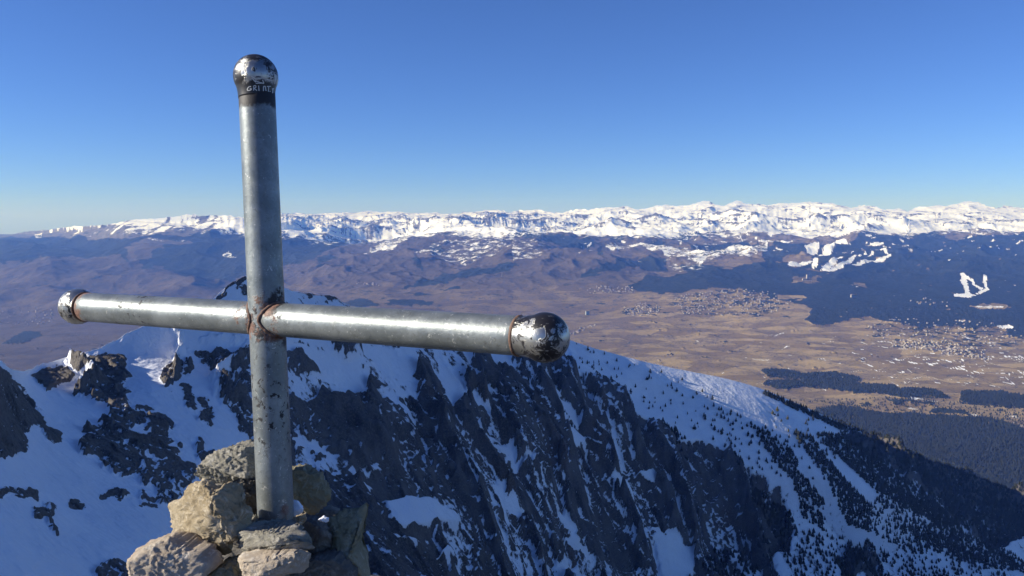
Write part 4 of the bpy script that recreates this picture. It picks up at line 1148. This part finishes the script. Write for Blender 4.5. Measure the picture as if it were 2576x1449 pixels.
for st in STROKES:
    for (xa, ya), (xb, yb) in zip(st[:-1], st[1:]):
        L = math.hypot(xb - xa, yb - ya)
        nx, ny = -(yb - ya) / L, (xb - xa) / L
        nseg = max(2, int(L / 18))
        prev = None
        for k in range(nseg + 1):
            f = k / nseg
            row = []
            for sgn in (-1, 1):
                px, py = T1(xa + (xb - xa) * f + nx * sgn * 9, ya + (yb - ya) * f + ny * sgn * 9)
                d = campt(px, py, 1.0).normalized()
                hit = bv.ray_cast(Vector((0, 0, 0)), d)
                row.append(hit[0] - d * 0.0006 if hit[0] else None)
            if None in row: prev = None; continue
            i = len(V); V += [tuple(row[0]), tuple(row[1])]
            if prev is not None: Fc.append((prev, prev + 1, i + 1, i))
            prev = i
if Fc:
    let = mesh_obj('scratched_lettering', V, Fc, m_scr, cross)
    let.parent = tb_; let.matrix_parent_inverse = Matrix.Translation(-P_bot) @ Matrix.Identity(4)
    let.matrix_parent_inverse = Matrix.Identity(4)

# ------------------------------------------------------------------ the cairn
def rock_mat(name, a, b, c, lich):
    M = NT(name)
    p = M.objco()
    n1 = M.noise(p, 9, 7, 0.68, 0.6); n2 = M.noise(p, 55, 8, 0.78, 0.8); n3 = M.noise(p, 210, 5, 0.7)
    col = M.mix(M.ramp(n1, 0.32, 0.68), a, b)
    col = M.mix(M.ramp(n2, 0.50, 0.64, 0, 0.9), col, c)
    col = M.mix(M.ramp(M.noise(p, 20, 6, 0.7), 0.60, 0.72, 0, 0.55), col, lich)
    col = M.mix(M.ramp(n2, 0.42, 0.28, 0, 0.75), col, tuple(0.28 * v for v in a))
    h = M.math('ADD', M.math('MULTIPLY', n2, 1.0), M.math('MULTIPLY', n3, 0.35))
    nrm = M.bump(h, 0.9, 0.009)
    return M.done(col, 0.9, None, nrm, 0.2)
RM = dict(
    grey=rock_mat('grey_gneiss', (0.25, 0.235, 0.19), (0.40, 0.375, 0.31), (0.55, 0.52, 0.45), (0.34, 0.33, 0.20)),
    tan=rock_mat('tan_schist', (0.33, 0.26, 0.16), (0.50, 0.42, 0.29), (0.64, 0.56, 0.42), (0.30, 0.29, 0.17)),
    pink=rock_mat('pink_granite', (0.45, 0.37, 0.28), (0.62, 0.53, 0.42), (0.72, 0.66, 0.56), (0.36, 0.28, 0.20)),
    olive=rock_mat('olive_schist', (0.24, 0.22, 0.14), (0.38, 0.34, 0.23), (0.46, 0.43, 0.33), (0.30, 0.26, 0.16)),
    dark=rock_mat('shade_dark_stone', (0.14, 0.13, 0.12), (0.24, 0.22, 0.19), (0.30, 0.28, 0.24), (0.22, 0.20, 0.13)))  # last entry: shade of the cairn's hollows put into the stone colour
m_snow = mat_simple('crusted_snow', (0.80, 0.82, 0.86), (0.88, 0.89, 0.91), 40, 0.5, 0.3, 0.01)

def Rz(x, y): return (314.5 + x * .2686, 1069.3 + y * .2686)
def stone(outline, zc, thick, mat, label, name='cairn_stone', tilt=(0, 0), box=3.2, rough=0.010, seed=0, cat='stone'):
    """a stone with the traced outline, its own depth, bulging faces and broken, layered surface"""
    pts = np.array([Rz(*p) for p in outline], float)
    c = pts.mean(0)
    # outline as radius over angle
    ang = np.arctan2(pts[:, 1] - c[1], pts[:, 0] - c[0]); rad = np.hypot(pts[:, 0] - c[0], pts[:, 1] - c[1])
    nu, nv = 120, 56
    th = np.linspace(-math.pi, math.pi, nu, endpoint=False)
    r_out = np.zeros(nu)
    n = len(pts)
    for i, a in enumerate(th):
        d = np.array([math.cos(a), math.sin(a)]); best = 0
        for k in range(n):
            p, q = pts[k] - c, pts[(k + 1) % n] - c
            e = q - p
            den = d[0] * e[1] - d[1] * e[0]
            if abs(den) < 1e-9: continue
            s = (p[0] * e[1] - p[1] * e[0]) / den
            uu = (p[0] * d[1] - p[1] * d[0]) / den
            if s > 0 and -1e-6 <= uu <= 1 + 1e-6: best = max(best, s)
        r_out[i] = best if best > 0 else rad.mean()
    k_ = 1.10 * zc / F
    G = 34
    g1 = np.tan(np.linspace(-math.pi / 4, math.pi / 4, G))
    ga, gb = np.meshgrid(g1, g1)
    one = np.ones_like(ga)
    dirs, quads = [], []
    idx = np.arange(G * G).reshape(G, G)
    for kf, (vx_, vy_, vz_) in enumerate(((one, ga, gb), (-one, gb, ga), (gb, one, ga), (ga, -one, gb), (ga, gb, one), (gb, ga, -one))):
        dirs.append(np.stack([vx_, vy_, vz_], -1).reshape(-1, 3))
        quads.append((np.stack([idx[:-1, :-1], idx[:-1, 1:], idx[1:, 1:], idx[1:, :-1]], -1) + kf * G * G).reshape(-1, 4))
    dirs = np.concatenate(dirs); dirs /= np.linalg.norm(dirs, axis=1)[:, None]
    Fq = np.concatenate(quads)
    TH_ = np.arctan2(dirs[:, 1], dirs[:, 0]); hr_ = np.hypot(dirs[:, 0], dirs[:, 1])
    RO = np.interp(TH_, np.append(th, math.pi), np.append(r_out, r_out[0])) * k_
    cs = np.clip(hr_, 1e-5, 1) ** (2 / box); sn = np.sign(dirs[:, 2]) * np.abs(dirs[:, 2]) ** (2 / box)
    x = np.cos(TH_) * RO * cs; y = -np.sin(TH_) * RO * cs; d = sn * thick
    nx_, ny_, nd_ = x / RO ** 2, y / RO ** 2, d / thick ** 2
    ln_ = np.sqrt(nx_ ** 2 + ny_ ** 2 + nd_ ** 2) + 1e-9
    nx_, ny_, nd_ = nx_ / ln_, ny_ / ln_, nd_ / ln_
    d = d + tilt[0] * x + tilt[1] * y
    rs_ = seed * 13.7
    rp = np.random.default_rng(seed + 50)
    for _ in range(26):
        nv_ = rp.normal(size=3); nv_[2] = np.sign(nv_[2]) * (abs(nv_[2]) + 0.8); nv_ /= np.linalg.norm(nv_)
        h_ = x * nv_[0] + y * nv_[1] + d * nv_[2]
        over = np.maximum(h_ - h_.max() * rp.uniform(.60, .92), 0)
        x = x - over * nv_[0]; y = y - over * nv_[1]; d = d - over * nv_[2]
    # facets and layers
    nn = 26.0
    f1 = fbm(x * nn + rs_, (y + d * .7) * nn + rs_, 4, seed); f2 = fbm(x * nn * .8 + 9, (d - y * .6) * nn * 1.3 + rs_, 4, seed + 5)
    lay = np.abs(((y * 0.8 + x * .35 + d * .4 + 0.006 * f1) / 0.016 + rs_) % 1 - .5)
    disp = 0.45 * rough * ridged(x * 85 + rs_, (y * 1.2 + d * .8) * 85, 4, seed + 8, .65) + rough * (0.25 * f1 + 0.2 * f2) + rough * 0.45 * (lay - .25) + rough * .5 * ridged(x * 55 + rs_, (y + d) * 60, 3, seed + 2)
    x, y, d = x + nx_ * disp, y + ny_ * disp, d + nd_ * disp
    cc = campt(c[0], c[1], zc)
    # lens-frame offsets -> place
    Xw = cc.x + x; Yw = cc.y + d * CT + y * ST; Zw = cc.z - d * ST + y * CT
    V = np.stack([Xw, Yw, Zw], -1).reshape(-1, 3)
    ctr = V.mean(0)
    o = mesh_obj(name, V - ctr, Fq, mat)
    bmw = bmesh.new(); bmw.from_mesh(o.data); bmesh.ops.remove_doubles(bmw, verts=bmw.verts, dist=1e-5); bmesh.ops.recalc_face_normals(bmw, faces=bmw.faces); bmw.to_mesh(o.data); bmw.free()
    o.data.polygons.foreach_set('use_smooth', np.ones(len(o.data.polygons), bool))
    o.location = ctr
    return tag(o, label, cat, 'stones of the cairn' if cat == 'stone' else None)

stone([(630, 560), (650, 500), (720, 400), (790, 310), (880, 260), (970, 230), (1060, 208), (1110, 205), (1180, 220), (1300, 230), (1350, 380), (1260, 430), (1150, 400), (1080, 430), (1010, 510), (940, 535), (850, 545), (760, 560)], 1.50, 0.075, RM['grey'], 'rounded grey stone on top of the cairn behind the post', tilt=(-.35, .5), rough=.006, seed=1)
stone([(305, 830), (380, 780), (520, 740), (545, 650), (620, 590), (720, 560), (790, 570), (880, 620), (950, 560), (1020, 535), (1130, 545), (1250, 590), (1310, 690), (1290, 790), (1240, 880), (1180, 900), (1100, 960), (970, 1070), (1030, 1160), (930, 1210), (780, 1190), (620, 1160), (520, 1100), (440, 1040), (370, 960), (320, 880)], 1.36, 0.085, RM['tan'], 'largest tan weathered stone leaning on the post', tilt=(-.6, .35), rough=0.006, seed=2)
stone([(125, 1240), (160, 1170), (280, 1110), (440, 1050), (540, 1100), (640, 1130), (780, 1150), (880, 1230), (880, 1290), (800, 1335), (690, 1345), (690, 1650), (300, 1650), (200, 1400), (180, 1330)], 1.31, 0.11, RM['pink'], 'pale pinkish slab sticking out at the cairn foot', tilt=(-.5, .5), box=4, rough=.005, seed=3)
stone([(1020, 1080), (1050, 1040), (1110, 1010), (1130, 980), (1300, 985), (1480, 960), (1620, 965), (1830, 975), (1830, 1020), (1800, 1090), (1640, 1120), (1400, 1170), (1200, 1200), (1060, 1195), (1040, 1130)], 1.335, 0.075, RM['grey'], 'flat layered grey stone lying across the foot of the post', tilt=(-.3, .3), box=4, rough=.006, seed=4)
stone([(1090, 1230), (1130, 1205), (1300, 1195), (1500, 1170), (1650, 1150), (1800, 1150), (1795, 1230), (1740, 1360), (1600, 1370), (1300, 1365), (1100, 1340), (1085, 1290)], 1.29, 0.07, RM['pink'], 'pale pink brick-shaped stone under the flat layered stone', tilt=(-.35, .3), box=5, rough=.004, seed=5)
stone([(700, 1480), (960, 1270), (1030, 1250), (1100, 1260), (1200, 1340), (1320, 1360), (1500, 1400), (1560, 1650), (700, 1650)], 1.34, 0.10, RM['olive'], 'olive stone below the pink brick-shaped stone', tilt=(-.4, .4), box=4, rough=.005, seed=6)
stone([(1480, 450), (1560, 440), (1620, 410), (1680, 405), (1740, 440), (1830, 465), (1850, 560), (1880, 650), (1860, 730), (1790, 790), (1700, 790), (1560, 720), (1480, 600)], 1.58, 0.07, RM['olive'], 'dark stone with sunlit top just behind the post', tilt=(.45, .5), rough=.006, seed=7)
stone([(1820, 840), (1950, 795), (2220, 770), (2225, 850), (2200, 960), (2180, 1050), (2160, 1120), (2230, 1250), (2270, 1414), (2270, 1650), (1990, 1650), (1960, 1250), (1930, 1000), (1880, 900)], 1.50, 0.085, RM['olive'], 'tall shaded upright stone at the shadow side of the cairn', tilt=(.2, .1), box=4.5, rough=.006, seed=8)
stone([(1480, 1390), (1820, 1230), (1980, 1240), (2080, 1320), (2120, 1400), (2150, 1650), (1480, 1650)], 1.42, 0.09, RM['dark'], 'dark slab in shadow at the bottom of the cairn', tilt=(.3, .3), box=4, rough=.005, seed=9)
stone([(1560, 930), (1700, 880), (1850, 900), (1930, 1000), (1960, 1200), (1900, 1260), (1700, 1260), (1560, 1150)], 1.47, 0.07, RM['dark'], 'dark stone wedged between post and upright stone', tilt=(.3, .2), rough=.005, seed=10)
stone([(1590, 870), (1640, 840), (1690, 830), (1700, 880), (1660, 930), (1600, 930)], 1.42, 0.02, RM['tan'], 'fist-sized brown stone beside the post and snow lump', rough=.004, seed=11)
stone([(960, 1060), (1080, 960), (1200, 900), (1330, 880), (1400, 980), (1300, 1060), (1100, 1100)], 1.43, 0.06, RM['grey'], 'half-hidden grey stone in the gap between tan stone and post', seed=12)
stone([(760, 560), (900, 500), (1050, 460), (1300, 420), (1400, 700), (1300, 900), (900, 800)], 1.62, 0.06, RM['dark'], 'dark filler stone in the shaded hollow under the top grey stone', seed=13)
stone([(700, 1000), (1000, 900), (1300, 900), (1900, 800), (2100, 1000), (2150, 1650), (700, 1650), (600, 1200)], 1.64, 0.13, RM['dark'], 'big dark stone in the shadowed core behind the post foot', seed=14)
stone([(1560, 715), (1610, 720), (1680, 790), (1640, 830), (1580, 850), (1555, 800)], 1.47, 0.022, m_snow, 'small white snow lump stuck beside the post', 'snow_lump', rough=.001, seed=15, cat='snow')
stone([(1580, 945), (1640, 935), (1710, 955), (1660, 975), (1590, 970)], 1.45, 0.016, m_snow, 'thin snow sliver behind the flat layered stone', 'snow_lump', rough=.002, seed=16, cat='snow')
stone([(1800, 880), (1860, 860), (1930, 880), (1900, 905), (1830, 910)], 1.40, 0.012, m_snow, 'snow smear on the dark wedged stone', 'snow_lump', rough=.002, seed=17, cat='snow')
# lower courses of the cairn, below the picture, down to the summit ground
rc = random.Random(3)
mats = list(RM.values())
base_c = campt(690, 1449, 1.47)
RUB_V, RUB_F = [], []
for lev in range(6):
    zc_w = base_c.z - 0.24 - 0.17 * lev
    rad = 0.17 + 0.09 * lev
    nst = 6 + lev * 2
    for k in range(nst):
        an = 2 * math.pi * k / nst + lev * .4
        n_, m_ = 20, 12
        V, Fc = [], []
        sx_, sy_, sz_ = rc.uniform(.13, .19), rc.uniform(.12, .16), rc.uniform(.09, .115)
        sd = rc.uniform(0, 100)
        for b in range(m_ + 1):
            f_ = math.pi * b / m_
            for a in range(n_):
                g_ = 2 * math.pi * a / n_
                cs_ = lambda t_: math.copysign(abs(t_) ** .6, t_)
                rr_ = 1 + 0.12 * math.sin(3 * g_ + sd) + 0.1 * math.sin(5 * f_ + 2 * g_ + sd * 2)
                V.append((sx_ * cs_(math.cos(g_)) * cs_(math.sin(f_)) * rr_, sy_ * cs_(math.sin(g_)) * cs_(math.sin(f_)) * rr_, sz_ * cs_(math.cos(f_)) * rr_))
        for b in range(m_):
            for a in range(n_):
                Fc.append((b * n_ + a, b * n_ + (a + 1) % n_, (b + 1) * n_ + (a + 1) % n_, (b + 1) * n_ + a))
        Rm = Matrix.Translation((base_c.x + .03 + math.cos(an) * rad, base_c.y + .04 + math.sin(an) * rad, zc_w)) @ Matrix.Rotation(an, 4, 'Z') @ Matrix.Rotation(rc.uniform(-.2, .2), 4, 'X')
        off = len(RUB_V)
        RUB_V += [tuple(Rm @ Vector(v)) for v in V]
        RUB_F += [tuple(i + off for i in f) for f in Fc]
rub = mesh_obj('cairn_rubble', RUB_V, RUB_F, RM['dark'], smooth=False)
tag(rub, 'loose dark rubble stones heaped under the cairn', 'rubble', None, 'stuff')
